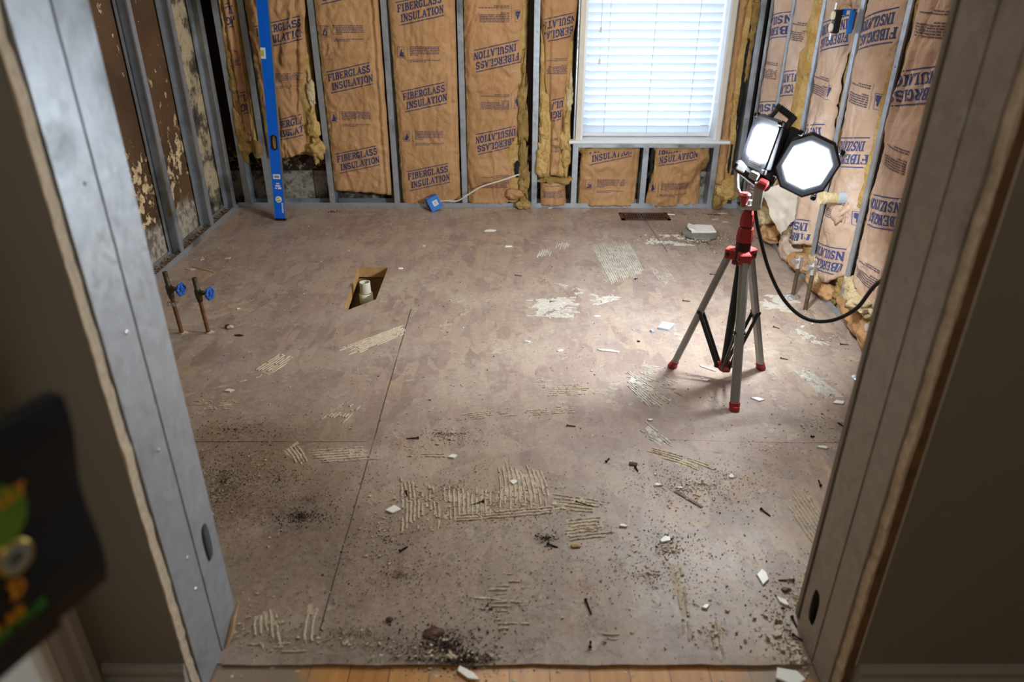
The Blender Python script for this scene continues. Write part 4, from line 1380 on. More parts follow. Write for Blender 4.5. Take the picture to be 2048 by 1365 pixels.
for xx, zt in ((0.495, 1.005), (0.497, 0.84)):
    b = MB(); b.tube([(xx, YBL-0.028, zt), (xx, YBL-0.026, WZ1-0.05)], 0.0010, 5)
    co = b.build('pull_cord', M['cable_white'], bl)
    b = MB(); b.lathe((xx, YBL-0.028, zt-0.028), [(0.006, 0), (0.0075, 0.004), (0.0065, 0.024), (0.002, 0.030)], 12)
    b.build('tassel', M['cream_plastic'], co, smooth='auto')

# ------------------------------------------------------------------ blue level
foot = Vector((-1.316, 4.005, 0.004)); topL = Vector((-1.262, 4.205, 1.82))
Zl = (topL-foot).normalized(); Xl = Vector((1, 0, 0)); Xl = (Xl - Zl*Xl.dot(Zl)).normalized(); Yl = Zl.cross(Xl)
L_ = 1.82
lv = thing('spirit_level', foot, 'long blue spirit level standing upright against the back wall studs', 'level')


def lp(x, y, z): return foot + Xl*x + Yl*y + Zl*z


def lbox(x0, x1, y0, y1, z0, z1): return MB().box(lp((x0+x1)/2, (y0+y1)/2, (z0+z1)/2), (abs(x1-x0), abs(y1-y0), abs(z1-z0)), (Xl, Yl, Zl))


W2, D2 = 0.0285, 0.012
b = MB()
segs = [(0.008, 0.395), (0.465, 1.32), (1.39, L_-0.008)]
for z0, z1 in segs:
    b.box(lp(0, 0, (z0+z1)/2), (2*W2, 2*D2, z1-z0), (Xl, Yl, Zl))
for z0, z1 in ((0.395, 0.465), (1.32, 1.39)):
    for sx in (-1, 1): b.box(lp(sx*(W2-0.005), 0, (z0+z1)/2), (0.010, 2*D2, z1-z0), (Xl, Yl, Zl))
b.build('beam', M['level_blue'], lv)
for sx in (-1, 1):
    b = lbox(sx*W2, sx*(W2+0.002), -D2-0.001, D2+0.001, 0.006, L_-0.006); b.build('milled_edge', M['level_edge'], lv)
for z0, z1 in ((0, 0.01), (L_-0.01, L_)):
    b = lbox(-W2-.002, W2+.002, -D2-.002, D2+.002, z0, z1); b.build('end_cap', M['rubber'], lv)
yf = 1 if Yl.y < 0 else -1     # side that faces the room
for zc in (0.43, 1.355):
    b = MB()
    outer_, inner_ = [], []
    for k in range(24):
        a = 2*pi*k/24
        cx_, cz_ = cos(a), sin(a)
        outer_.append((0.0175*math.copysign(abs(cx_)**.8, cx_), 0.042*math.copysign(abs(cz_)**.7, cz_)))
        inner_.append((0.012*math.copysign(abs(cx_)**.8, cx_), 0.036*math.copysign(abs(cz_)**.7, cz_)))
    ring = [[lp(p[0], yf*(D2+0.0012)*q, zc+p[1]) for p in outer_] for q in (1,)]
    b.loft([[lp(p[0], -yf*(D2+.001), zc+p[1]) for p in outer_], [lp(p[0], yf*(D2+.0012), zc+p[1]) for p in outer_], [lp(p[0], yf*(D2+.0012), zc+p[1]) for p in inner_], [lp(p[0], -yf*(D2+.001), zc+p[1]) for p in inner_]], False)
    b.build('grip_hole', M['rubber'], lv)
# round vial near the foot, square vial higher
b = MB(); b.lathe(lp(0, yf*D2, 0.118), [(0.018, 0), (0.018, 0.002), (0.0155, 0.0025)], 24, (Xl, Zl, Yl*yf)); rr = b.build('vial_ring', M['label_white'], lv)
b = MB(); b.lathe(lp(0, yf*(D2+.002), 0.118), [(0.0135, 0), (0.0135, 0.001)], 24, (Xl, Zl, Yl*yf)); b.build('vial', M['vial'], rr)
b = MB(); b.tube([lp(-.012, yf*(D2+.004), .113), lp(.012, yf*(D2+.004), .123)], .0032, 8); b.build('vial_tube', M['window_white'], rr)
b = lbox(-W2-0.001, -0.004, yf*D2, yf*(D2+.002), 0.86, 0.915); sv = b.build('side_vial', M['label_white'], lv)
b = lbox(-W2-0.002, -0.012, yf*D2, yf*(D2+.003), 0.873, 0.902); b.build('vial', M['vial'], sv)
b = lbox(-0.020, 0.020, yf*D2, yf*(D2+.0012), 0.232, 0.258); st = b.build('sticker', M['label_white'], lv)
b = MB()
for k in range(7): b.box(lp(-0.012+k*0.004, yf*(D2+.0016), 0.245), (0.0016, 0.001, 0.014), (Xl, Yl, Zl))
b.build('barcode', M['screw'], st)
b = MB()
for k, (x0, x1, z0, z1) in enumerate([(-.012, .016, .19, .198), (.002, .02, .176, .186), (-.006, .012, .204, .210), (-.014, -.004, .178, .184)]):
    b.box(lp((x0+x1)/2, yf*(D2+.0008), (z0+z1)/2), (x1-x0, .001, z1-z0), (Xl, Yl, Zl))
for k in range(7): b.box(lp(0.019, yf*(D2+.0008), 0.045+k*.0085), (.009, .001, .005), (Xl, Yl, Zl))
b.build('printed_marking', M['label_white'], lv)

# ------------------------------------------------------------------ work light on tripod
cx_, cy_ = 0.747, 2.20
wl_ = thing('work_light', (cx_, cy_, 0), 'red and grey tripod work light with blazing white LED heads', 'work light')
Z = Vector((0, 0, 1))
feet = [Vector((0.593, 2.301, 0)), Vector((0.740, 2.015, 0)), Vector((0.912, 2.291, 0))]
ctr = Vector((cx_, cy_, 0))
for i, f in enumerate(feet):
    d = (f-ctr).normalized()
    side = Z.cross(d)
    top_ = ctr + d*0.040 + Z*0.468
    bot = f + Z*0.022 - d*0.006
    ax = (top_-bot).normalized()
    nrm = ax.cross(side).normalized()
    b = MB()
    b.cbox((top_+bot)/2, (0.030, 0.022, (top_-bot).length), (side, nrm, ax), 0.007)
    leg = b.build('leg', M['alu'], wl_, smooth='auto')
    b = MB()
    b.cbox(bot - ax*0.004, (0.034, 0.026, 0.030), (side, nrm, ax), 0.008)
    b.lathe(f + Z*0.0005, [(0.016, 0), (0.018, 0.006), (0.014, 0.016)], 16)
    b.build('rubber_foot', M['red'], leg, smooth='auto')
    # folding brace from mid leg to the lower hub
    mid = bot + ax*0.235
    low = ctr + d*0.022 + Z*0.062
    for s_ in (-1, 1):
        b = MB()
        o_ = side*s_*0.012
        A_, B_ = mid+o_, low+o_
        bx_ = (A_-B_).normalized()
        b.cbox((A_+B_)/2, (0.006, 0.014, (A_-B_).length+0.012), (side, bx_.cross(side).normalized(), bx_), 0.0015)
        b.build('brace', M['plastic_black'], wl_)
    b = MB(); b.tube([mid-side*0.018, mid+side*0.018], 0.007, 12); b.build('brace_pin', M['plastic_black'], leg)
    b = MB()
    b.cbox(ctr + d*0.030 + Z*0.474, (0.036, 0.044, 0.036), (side, d, Z), 0.004)
    b.cbox(ctr + d*0.012 + Z*0.452, (0.020, 0.03, 0.03), (side, d, Z), 0.004)
    b.build('leg_bracket', M['red'], wl_)
    b = MB(); b.tube([ctr+d*0.040+Z*0.474-side*0.0195, ctr+d*0.040+Z*0.474+side*0.0195], 0.006, 12); b.build('bracket_bolt', M['plastic_black'], wl_)
b = MB(); b.lathe(ctr+Z*0.045, [(0.013, 0), (0.013, 0.40)], 20); b.build('centre_column', M['plastic_black'], wl_, smooth='auto')
b = MB()
b.lathe(ctr+Z*0.050, [(0.019, 0), (0.020, 0.004), (0.020, 0.024), (0.017, 0.028)], 20)
for f in feet:
    d = (f-ctr).normalized(); b.cbox(ctr+d*0.020+Z*0.062, (0.028, 0.026, 0.018), (Z.cross(d), d, Z), 0.003)
b.build('lower_hub', M['red'], wl_, smooth='auto')
b = MB(); b.lathe(ctr+Z*0.452, [(0.024, 0), (0.024, 0.066)], 24); b.build('tripod_collar', M['plastic_black'], wl_, smooth='auto')


def ribbed(z0, prof, nrib=12):
    b = MB()
    rings = []
    n = nrib*4
    for r, hh in prof:
        rings.append([ctr + Z*(z0+hh) + Vector((cos(2*pi*k/n), sin(2*pi*k/n), 0))*(r*(1.0 if k % 4 in (0, 1) else 0.955)) for k in range(n)])
    b.loft(rings)
    return b


ribbed(0.518, [(0.022, 0), (0.026, 0.004), (0.026, 0.018), (0.0235, 0.046), (0.020, 0.050)]).build('twist_lock', M['red'], wl_)
b = MB(); b.lathe(ctr+Z*0.566, [(0.019, 0), (0.019, 0.006)], 20); b.build('lock_ring', M['plastic_black'], wl_)
ribbed(0.571, [(0.019, 0), (0.0225, 0.004), (0.0225, 0.022), (0.019, 0.042), (0.010, 0.056)], 10).build('twist_lock', M['red'], wl_)
b = MB(); b.lathe(ctr+Z*0.60, [(0.008, 0), (0.008, 0.055)], 14); b.build('inner_mast', M['alu'], wl_)

# head frame: U up the head (leaning right), toward-camera direction
Uh = Vector((0.43, 0.12, 0.90)).normalized()
tc = (CAM - Vector((0.83, 2.16, 0.78))).normalized()
Nf = (tc - Uh*tc.dot(Uh)).normalized()        # facing the doorway
Rh = Uh.cross(Nf).normalized()
if Rh.x < 0: Rh = -Rh
Ch = at_y(1558, 312, 2.17)


def H(a, b_, c_): return Ch + Rh*a + Uh*b_ + Nf*c_


# yoke
b = MB()
pk = at_y(1490, 402, 2.20)
yl = at_y(1473, 350, 2.23); yr_ = at_y(1521, 368, 2.155)
bl_ = at_y(1484, 397, 2.22); br_ = at_y(1505, 418, 2.175); br2 = at_y(1519, 412, 2.155)


def bar(b, A_, B_, w, tck, sd):
    ax = (B_-A_).normalized(); s_ = (sd - ax*sd.dot(ax)).normalized(); n_ = ax.cross(s_)
    b.cbox((A_+B_)/2, (w, tck, (B_-A_).length+tck*0.8), (s_, n_, ax), min(w, tck)*0.2)


sdv = Vector((0.9, -0.3, 0))
bar(b, at_y(1472, 338, 2.24), at_y(1474, 376, 2.24), 0.012, 0.03, sdv)
bar(b, at_y(1474, 376, 2.24), at_y(1492, 414, 2.215), 0.012, 0.03, sdv)
bar(b, at_y(1492, 414, 2.215), at_y(1510, 416, 2.17), 0.014, 0.03, Vector((0, 0, 1)))
bar(b, at_y(1513, 412, 2.155), at_y(1520, 368, 2.155), 0.030, 0.014, sdv)
b.build('yoke', M['alu_cast'], wl_)
b = MB(); kn = at_y(1490, 388, 2.195); b.lathe(kn-Z*0.01, [(0.006, -0.03), (0.017, 0), (0.019, 0.008), (0.012, 0.014)], 18); b.build('tilt_knob', M['red'], wl_, smooth='auto')
b = MB(); bar(b, at_y(1478, 332, 2.235), at_y(1530, 372, 2.165), 0.034, 0.034, Z); b.build('pivot_knuckle', M['plastic_black'], wl_)
b = MB()
for q in ((1482, 336, 2.20), (1508, 352, 2.15)):
    b.cbox(at_y(*q), (0.028, 0.022, 0.024), (Rh, Uh, Nf), 0.003)
b.build('pivot_lug', M['alu_cast'], wl_)
b = MB(); b.lathe(at_y(1524, 368, 2.15), [(0.013, -0.012), (0.016, -0.008), (0.016, 0.014), (0.010, 0.018)], 16, (Uh, Nf, Rh)); b.build('pivot_bolt', M['red'], wl_)

# body spine between the heads
b = MB(); b.cbox(H(0.004, 0.0, -0.040), (0.050, 0.045, 0.185), (Rh, Nf, Uh), 0.010); b.build('spine', M['grey_plastic'], wl_)


def head(c, nrm, w, hgt, dep, cut, lens_w, lens_h, led_mat='led'):
    """housing with cut corners, cooling fins behind and a glowing lens"""
    nrm = nrm.normalized()
    up_ = (Uh - nrm*Uh.dot(nrm)).normalized()
    rt = up_.cross(nrm)
    a, q = w/2, hgt/2
    octo = [(-a+cut, -q), (a-cut, -q), (a, -q+cut), (a, q-cut), (a-cut, q), (-a+cut, q), (-a, q-cut), (-a, -q+cut)]
    def rg(s_, dd): return [c + rt*x*s_ + up_*y*s_ + nrm*dd for x, y in octo]
    b = MB()
    b.loft([rg(0.80, -dep), rg(0.97, -dep*0.55), rg(1, -0.012), rg(1, 0.006), rg(0.93, 0.010), rg(0.62, 0.004)])
    hd = b.build('lamp_head', M['housing'], wl_)
    b = MB()
    for k in range(7):
        f = -0.8+1.6*k/6
        b.box(c + rt*a*f*0.86 - nrm*(dep*0.80), (0.004, hgt*0.72, dep*0.55), (rt, up_, nrm))
    b.build('cooling_fin', M['grey_plastic'], hd)
    b = MB()
    for sx in (-1, 1):
        for sy in (-1, 1):
            b.cbox(c + rt*sx*(a-cut*0.35) + up_*sy*(q-cut*0.35) + nrm*0.006, (0.016, 0.016, 0.014), (rt, up_, nrm), 0.003)
    b.build('corner_bumper', M['plastic_black'], hd)
    b = MB()
    lw, lh, lc = lens_w/2, lens_h/2, min(lens_w, lens_h)*(0.28 if w > 0.15 else 0.12)
    lo = [(-lw+lc, -lh), (lw-lc, -lh), (lw, -lh+lc), (lw, lh-lc), (lw-lc, lh), (-lw+lc, lh), (-lw, lh-lc), (-lw, -lh+lc)]
    b.loft([[c + rt*x + up_*y + nrm*dd for x, y in lo] for dd in (0.003, 0.0080)])
    b.build('led_lens', M[led_mat], hd)
    return hd, rt, up_


hR, rtR, upR = head(H(0.084, 0.010, 0.012), (Nf*0.93 + Rh*0.05 - Uh*0.24), 0.160, 0.176, 0.050, 0.044, 0.120, 0.124)
hL, rtL, upL = head(H(-0.062, 0.010, -0.004), (Nf*0.70 - Rh*0.62 - Uh*0.26), 0.116, 0.156, 0.045, 0.016, 0.082, 0.080, 'led_left')
hB, _, _ = head(H(0.015, 0.015, -0.115), Vector((-0.52, 0.66, -0.46)), 0.130, 0.145, 0.040, 0.030, 0.100, 0.10, 'led_side')
# vents and brand-free label plate under the left lens
b = MB()
cL = H(-0.060, 0.008, 0.000)
nL = (Nf*0.70 - Rh*0.62 - Uh*0.26).normalized()
for k in range(4): b.box(cL - upL*(0.048+k*0.005) + nL*0.005, (0.05, 0.0016, 0.002), (rtL, upL, nL))
b.build('label_plate', M['label_white'], hL)
# carrying handle
b = MB()
hA, hB_ = H(-0.083, 0.068, -0.012), H(-0.026, 0.062, -0.012)
tA, tB = H(-0.072, 0.122, -0.018), H(-0.020, 0.112, -0.018)
b.cbox((hA+tA)/2, (0.014, 0.022, (tA-hA).length+0.012), (((tA-hA).normalized().cross(Nf)).normalized(), Nf, (tA-hA).normalized()), 0.003)
b.cbox((hB_+tB)/2, (0.018, 0.022, (tB-hB_).length+0.012), (((tB-hB_).normalized().cross(Nf)).normalized(), Nf, (tB-hB_).normalized()), 0.003)
axh = (tB-tA).normalized()
b.cbox((tA+tB)/2, (0.016, 0.024, (tB-tA).length+0.02), (axh.cross(Nf).normalized(), Nf, axh), 0.003)
hn = b.build('handle', M['grey_plastic'], wl_)
b = MB()
for k in range(8): b.box(tA+(tB-tA)*(0.1+0.8*k/7), (0.019, 0.027, 0.003), (axh.cross(Nf).normalized(), Nf, axh))
b.build('grip_rib', M['plastic_black'], hn)


def smooth_path(P, n=10):
    out = []
    P = [P[0]+(P[0]-P[1])] + P + [P[-1]+(P[-1]-P[-2])]
    for i in range(1, len(P)-2):
        p0, p1, p2, p3 = P[i-1], P[i], P[i+1], P[i+2]
        for k in range(n):
            t_ = k/n
            out.append(0.5*((2*p1) + (p2-p0)*t_ + (2*p0-5*p1+4*p2-p3)*t_*t_ + (3*p1-p0-3*p2+p3)*t_**3))
    out.append(P[-2])
    return out


cp = [at_y(1512, 395, 2.19), at_y(1511, 425, 2.18), at_y(1519, 470, 2.17), at_y(1538, 540, 2.14), at_y(1568, 600, 2.10), at_y(1610, 637, 2.05), at_y(1660, 642, 2.0), at_y(1712, 618, 1.94), at_y(1772, 557, 1.86),
      Vector((1.14, 1.72, 0.60)), Vector((1.22, 1.57, 0.84)), Vector((1.345, 1.485, 0.98))]
b = MB(); b.tube(smooth_path(cp, 10), 0.0058, 10); b.build('power_cord', M['rubber'], wl_, smooth=True)

# ------------------------------------------------------------------ copper stubs with blue valves
def valve_pipe(label, base, hgt, lean, clamp=False):
    base = Vector(base)
    r = thing('water_supply_pipe', base, label, 'pipe', 'copper stubs with blue valves')
    tp = base + Vector((lean, 0, hgt))
    zv = 0.74
    P = lambda f: base + (tp-base)*f
    b = MB(); b.tube([P(0), P(zv-0.06)], 0.0080, 14); b.build('copper_tube', M['copper'], r, smooth='auto')
    b = MB(); b.tube([P(zv-.16), P(zv-.10), P(zv-.07), P(zv+.04), P(zv+.06), P(1)], [.010, .0115, .013, .013, .0095, .0095], 14); vb = b.build('valve_body', M['brass_dark'], r, smooth='auto')
    s_ = P(zv)
    dx = Vector((1, -0.25, 0.02)).normalized()
    b = MB(); b.tube([s_, s_+dx*0.012, s_+dx*0.013, s_+dx*0.026, s_+dx*0.027, s_+dx*0.05], [.011, .011, .009, .009, .006, .006], 12); b.build('valve_stem', M['brass_dark'], vb, smooth='auto')
    b = MB()
    wc = s_+dx*0.052
    a_, c_ = dx.cross(Z).normalized(), Z
    ringp = [wc + (a_*cos(2*pi*k/24)+c_*sin(2*pi*k/24))*(0.021+0.0022*cos(k*2*pi/24*6)) for k in range(25)]
    b.tube(ringp, 0.0052, 8, False)
    for k in range(3): b.tube([wc - (a_*cos(k*pi/3)+c_*sin(k*pi/3))*0.02, wc + (a_*cos(k*pi/3)+c_*sin(k*pi/3))*0.02], 0.0034, 6)
    b.lathe(wc-dx*0.006, [(0.008, 0), (0.008, 0.012)], 12, (a_, c_, dx))
    b.build('handwheel', M['valve_blue'], vb, smooth='auto')
    b = MB()
    b.blob(base+Vector((0.004, 0, 0.002)), (0.018, 0.014, 0.004), .3, 40, 2, 3); b.build('mortar_collar', M['crumb_light'], r)
    if clamp:
        b = MB(); b.cbox(P(0.50), (0.050, 0.022, 0.012), None, 0.003); b.cbox(P(0.50)+Vector((0.012, -0.01, 0)), (0.018, 0.012, 0.018), None, 0.002); b.cbox(P(0.50)+Vector((-0.014, -0.01, 0)), (0.014, 0.012, 0.016), None, 0.002)
        b.build('pipe_clamp', M['chrome'], r)
    return r


valve_pipe('copper water stub nearer the brown wall, with blue handwheel and a white clamp', at_z(364, 667), 0.262, -0.012, True)
valve_pipe('copper water stub with blue handwheel and no clamp, right of its twin', at_z(417, 666), 0.236, -0.010, False)


def stub(label, base, hgt, esc=True, top=True, mat='pipe_dirty', lean=(0, 0)):
    base = Vector(base)
    r = thing('pipe_stub', base, label, 'pipe', 'short pipe stubs by the right wall')
    tp = base + Vector((lean[0], lean[1], hgt))
    b = MB(); b.tube([base, tp], 0.0085, 14); b.build('pipe_tube', M[mat], r, smooth='auto')
    if esc:
        b = MB(); b.lathe(base, [(0.031, 0.0005), (0.032, 0.003), (0.024, 0.009), (0.011, 0.013), (0.0095, 0.012)], 28); b.build('escutcheon', M['chrome'], r, smooth='auto')
    if top:
        b = MB(); b.tube([tp-Z*0.03, tp-Z*0.028, tp+Z*0.012, tp+Z*0.014, tp+Z*0.026], [.009, .0135, .0135, .011, .011], 12)
        b.tube([tp+Vector((0.0, 0, 0.002)), tp+Vector((-0.030, -0.008, 0.006))], [.010, .0125], 12)
        b.tube([tp, tp+Vector((0.024, 0.006, 0.004))], [.009, .008], 10)
        b.build('shutoff_valve', M['chrome'], r, smooth='auto')
    return r


stub('tarnished pipe stub with chrome floor flange, farther of the pair right of the tripod', at_z(1585, 594), 0.165, True)
stub('tarnished pipe stub without flange, nearer of the pair right of the tripod', at_z(1610, 620), 0.190, False)
stub('dark pipe stub with chrome flange half hidden by the right jamb', at_z(1722, 757), 0.20, True, True, 'copper')
# small cut stub next to the valves
p = at_z(455, 656)
r = thing('cut_pipe_end', p, 'short cut pipe end with plaster bits right of the valves', 'pipe')
b = MB(); b.tube([p, p+Z*0.012], 0.009, 14); b.tube([p+Z*0.012, p+Z*0.0125], 0.006, 12); b.build('pipe_tube', M['brass_dark'], r)
b = MB(); b.blob(p+Vector((.014, -.008, .006)), (.012, .010, .006), .4, 60, 2, 4); b.build('plaster_bit', M['crumb_light'], r)

# ------------------------------------------------------------------ PVC drain
pc = at_y(729, 560, 3.03); pc.z = 0.0
pv = thing('drain_pipe', (pc.x, pc.y, -0.25), 'off-white plastic drain pipe standing in the floor hole', 'drain pipe')
b = MB()
b.loft([[Vector((pc.x+r_*cos(2*pi*k/28), pc.y+r_*sin(2*pi*k/28), z_)) for k in range(28)] for r_, z_ in [(0.024, -0.10), (0.024, 0.028), (0.0205, 0.028), (0.0205, -0.09)]], False)
b.build('pipe_tube', M['pvc'], pv, smooth='auto')
b = MB(); b.lathe((pc.x, pc.y, -0.075), [(0.027, 0), (0.031, 0.003), (0.031, 0.046), (0.028, 0.050)], 28); b.build('coupling', M['pvc'], pv, smooth='auto')
b = MB(); b.lathe((pc.x, pc.y, -0.026), [(0.0275, 0), (0.0275, 0.004)], 28); b.build('glue_line', M['cement'], pv)
b = MB(); b.tube(smooth_path([Vector((pc.x, pc.y, -0.07)), Vector((pc.x+.004, pc.y, -0.11)), Vector((pc.x+.035, pc.y+.01, -0.15)), Vector((pc.x+.09, pc.y+.03, -0.165))], 6), 0.028, 20)
b.build('elbow', M['pvc'], pv, smooth=True)

# ------------------------------------------------------------------ floor register
A_, B_ = at_z(1238, 429), at_z(1336, 441)
x0, x1, y0, y1 = 0.640, 0.925, 4.020, 4.150
rg = thing('floor_register', ((x0+x1)/2, (y0+y1)/2, 0), 'dark brown metal floor vent in front of the window wall', 'floor vent')
b = MB()
b.b2(x0, x1, y0, y0+0.02, 0.0, 0.006); b.b2(x0, x1, y1-0.02, y1, 0.0, 0.006); b.b2(x0, x0+0.02, y0, y1, 0.0, 0.006); b.b2(x1-0.02, x1, y0, y1, 0.0, 0.006)
b.b2(x0+.02, x1-.02, (y0+y1)/2-.003, (y0+y1)/2+.003, 0.0, 0.005)
b.build('register_frame', M['register'], rg)
for k in range(16):
    xx = x0+0.032+k*(x1-x0-0.064)/15
    b = MB(); b.b2(xx-0.0035, xx+0.0035, y0+0.018, y1-0.018, 0.0005, 0.0052); b.build('register_fin', M['register'], rg)
b = MB(); b.b2(x0+.01, x1-.01, y0+.01, y1-.01, 0.0003, 0.0008); b.build('vent_shade_plate', M['dark_void'], rg)  # dark plate standing in for the shade between the fins

# ------------------------------------------------------------------ blue electrical box with cable
bc = at_z(868, 421); bc.z = 0.046
R3 = Matrix.Rotation(radians(-24), 3, 'Y') @ Matrix.Rotation(radians(22), 3, 'Z')
X3, Y3, Z3 = R3 @ Vector((1, 0, 0)), R3 @ Vector((0, 1, 0)), R3 @ Vector((0, 0, 1))
bc.z = 0.0462
eb_ = thing('electrical_box', (bc.x, bc.y, 0), 'blue plastic electrical box lying at the foot of the back wall', 'electrical box')
b = MB()
b.box(bc+Y3*0.026, (0.070, 0.004, 0.078), (X3, Y3, Z3))
for s_ in (-1, 1):
    b.box(bc+X3*s_*0.034, (0.004, 0.052, 0.078), (X3, Y3, Z3)); b.box(bc+Z3*s_*0.038, (0.070, 0.052, 0.004), (X3, Y3, Z3))
b.box(bc-Y3*0.024, (0.068, 0.003, 0.076), (X3, Y3, Z3))
b.build('box_shell', M['box_blue'], eb_)
b = MB()
for s_ in (-1, 1):
    b.tube([bc+X3*0.024*s_-Y3*.03+Z3*.034, bc+X3*0.024*s_+Y3*.03+Z3*.034], .006, 10)
b.build('nail_boss', M['box_blue'], eb_)
b = MB(); b.box(bc-Y3*0.0262+X3*.004, (0.030, 0.001, 0.032), (X3, Y3, Z3)); lb_ = b.build('paper_label', M['label_white'], eb_)
b = MB()
for k in range(4): b.box(bc-Y3*0.0270+Z3*(-.009+k*.006)+X3*.004, (0.020, 0.0008, 0.003), (X3, Y3, Z3))
b.build('label_print', M['shard_grey'], lb_)
b = MB()
cab = [bc+Vector((0.02, 0.02, 0.0)), at_y(893, 402, 4.21), at_y(915, 402, 4.20), at_y(934, 391, 4.19), at_y(962, 374, 4.19), at_y(1000, 362, 4.20), at_y(1032, 351, 4.22), at_y(1040, 350, 4.26)]
b.tube(smooth_path(cab, 8), 0.0042, 8)
b.tube(smooth_path([bc+Vector((-0.03, 0.0, 0.03)), bc+Vector((-0.046, -0.0, 0.018)), bc+Vector((-0.048, 0, -0.02)), bc+Vector((-0.03, 0.005, -0.036))], 6), 0.0022, 6)
b.build('electric_cable', M['cable_white'], eb_, smooth=True)

# dangling outlet in a blue bracket on the right wall stud
oc = at_x(1697, 42, XR-0.03)
ob_ = thing('outlet_box', (XR-0.03, oc.y, oc.z), 'blue outlet box with a black and cream receptacle hanging on the right wall', 'outlet')
b = MB()
b.cbox(oc+Vector((0.012, 0.004, -0.004)), (0.022, 0.012, 0.086), None, 0.004); b.box(oc+Vector((0.010, 0.024, 0.040)), (0.040, 0.034, 0.005)); b.box(oc+Vector((0.022, 0.024, 0.0)), (0.005, 0.034, 0.084)); b.box(oc+Vector((-0.008, 0.040, 0.030)), (0.02, 0.005, 0.022))
b.build('box_shell', M['box_blue'], ob_)
b = MB(); b.cbox(oc+Vector((-0.035, 0.030, -0.004)), (0.024, 0.036, 0.088), None, 0.004); rc = b.build('receptacle_body', M['glass_dark'], ob_)
b = MB()
for s_ in (-1, 1): b.lathe(oc+Vector((-0.048, 0.034, -0.004+s_*0.022)), [(0.0165, 0), (0.0165, 0.006), (0.014, 0.008)], 18, (Vector((0, 1, 0)), Z, Vector((-1, 0, 0))))
b.build('receptacle_face', M['cream_plastic'], rc, smooth='auto')
b = MB(); b.box(oc+Vector((-0.047, 0.034, 0.052)), (0.002, 0.016, 0.024)); b.box(oc+Vector((-0.047, 0.034, -0.060)), (0.002, 0.016, 0.024)); b.build('mounting_strap', M['chrome'], rc)
b = MB(); b.tube(smooth_path([oc+Vector((.0, .0, .05)), oc+Vector((-.01, .01, .09)), oc+Vector((.0, .04, .11)), oc+Vector((.03, .08, .09))], 6), 0.0032, 8)
b.tube(smooth_path([oc+Vector((-.03, .03, .03)), oc+Vector((-.045, .0, .05)), oc+Vector((-.02, -.012, .06)), oc+Vector((.01, .0, .04))], 6), 0.0022, 6)
b.build('lead_wire', M['splinter'], ob_, smooth=True)

# wrapped drain arm sticking out of the right wall
wp = at_y(1640, 396, 2.86)
dr = thing('wrapped_pipe_end', wp, 'cloth-taped horizontal pipe end poking out of the right insulation', 'pipe')
q0 = at_x(1706, 396, XR+0.02)
b = MB(); b.tube([wp, wp+(q0-wp)*0.15, wp+(q0-wp)*0.16, wp+(q0-wp)*0.5, q0], [.026, .026, .022, .022, .022], 18); b.build('pipe_tube', M['fluff_pale'], dr, smooth='auto')
b = MB(); b.tube([wp+(q0-wp)*0.52, wp+(q0-wp)*0.74], .0235, 18); b.build('tape_band', M['shard_blue'], dr, smooth='auto')
b = MB(); b.blob(wp+(q0-wp)*0.8+Vector((0, 0, -0.06)), (.030, .040, .045), .5, 30, 3, 9); b.build('paper_wad', M['kraft_lit'], dr, smooth=True)

# white rag of torn paper behind the light, against the right wall
b = MB()
rp = [at_x(1560, 375, XR-0.02), at_x(1600, 400, XR-0.05)]
b2_ = MB()
N1, N2 = 14, 14
C0, C1, C2, C3 = at_y(1524, 385, 3.35), at_y(1600, 352, 3.25), at_y(1590, 440, 3.25), at_y(1560, 470, 3.30)
V, F = [], []
for i in range(N1+1):
    for j in range(N2+1):
        a = C0.lerp(C1, i/N1); c_ = C3.lerp(C2, i/N1)
        p = a.lerp(c_, j/N2)
        d_ = 0.02*noise.noise(p*14) + 0.008*(1-abs(noise.noise(p*30))*2)
        V.append(p + Vector((-d_, -d_*0.5, 0.3*d_)))
for i in range(N1):
    for j in range(N2):
        a = i*(N2+1)+j
        F.append((a, a+1, a+N2+2, a+N2+1))
b2_.add(V, F)
V2 = [Vector(v)+Vector((0.003, 0.003, 0)) for v in V]
b2_.add(V2, [f[::-1] for f in F])
tag(b2_.build('torn_paper_sheet', M['paper_white'], loc=C3, smooth=True), 'crumpled whitish paper sheet hanging behind the light yoke', 'paper')

# ------------------------------------------------------------------ black printed package by the doorway, near the camera
corner = Vector((-0.335, 0.442, 0.848))
B0 = at_y(215, 1158, 0.442)
du = Vector((-0.355, -0.935, 0)).normalized()          # toward the camera along its face
T0 = at_y(122, 787, 0.442)
T0 = B0 + (T0-B0)*1.0
upb = Vector((T0.x-B0.x, 0, T0.z-B0.z))
nb_ = Vector((0.935, -0.355, 0)).normalized()
pk = thing('printed_package', B0+du*0.3, 'black package with orange and green lettering and a round seal, blurred at lower left', 'package')
b = MB()
Lp = 0.36
rings = []
for f in range(0, 13):
    s_ = f/12
    row = []
    a = B0 + upb*s_
    th = 0.045*(0.35+0.65*(1-s_**3))
    inset = 0.004*sin(s_*9)
    pts = [a - nb_*0.0, a + du*Lp*0.5 + nb_*0.006*sin(s_*5), a+du*Lp, a+du*Lp-nb_*th, a+du*Lp*0.5-nb_*(th+0.008), a-nb_*th]
    if s_ > 0.93: pts = [q_ - upb*0.012*noise.noise(q_*20) for q_ in pts]
    rings.append([q_ + nb_*inset for q_ in pts])
b.loft(rings)
b.build('package_body', M['bag_black'], pk)


def pf(u, v, e=0.0): return B0 + du*u + upb*v + nb_*e      # u from the right edge, v 0..1


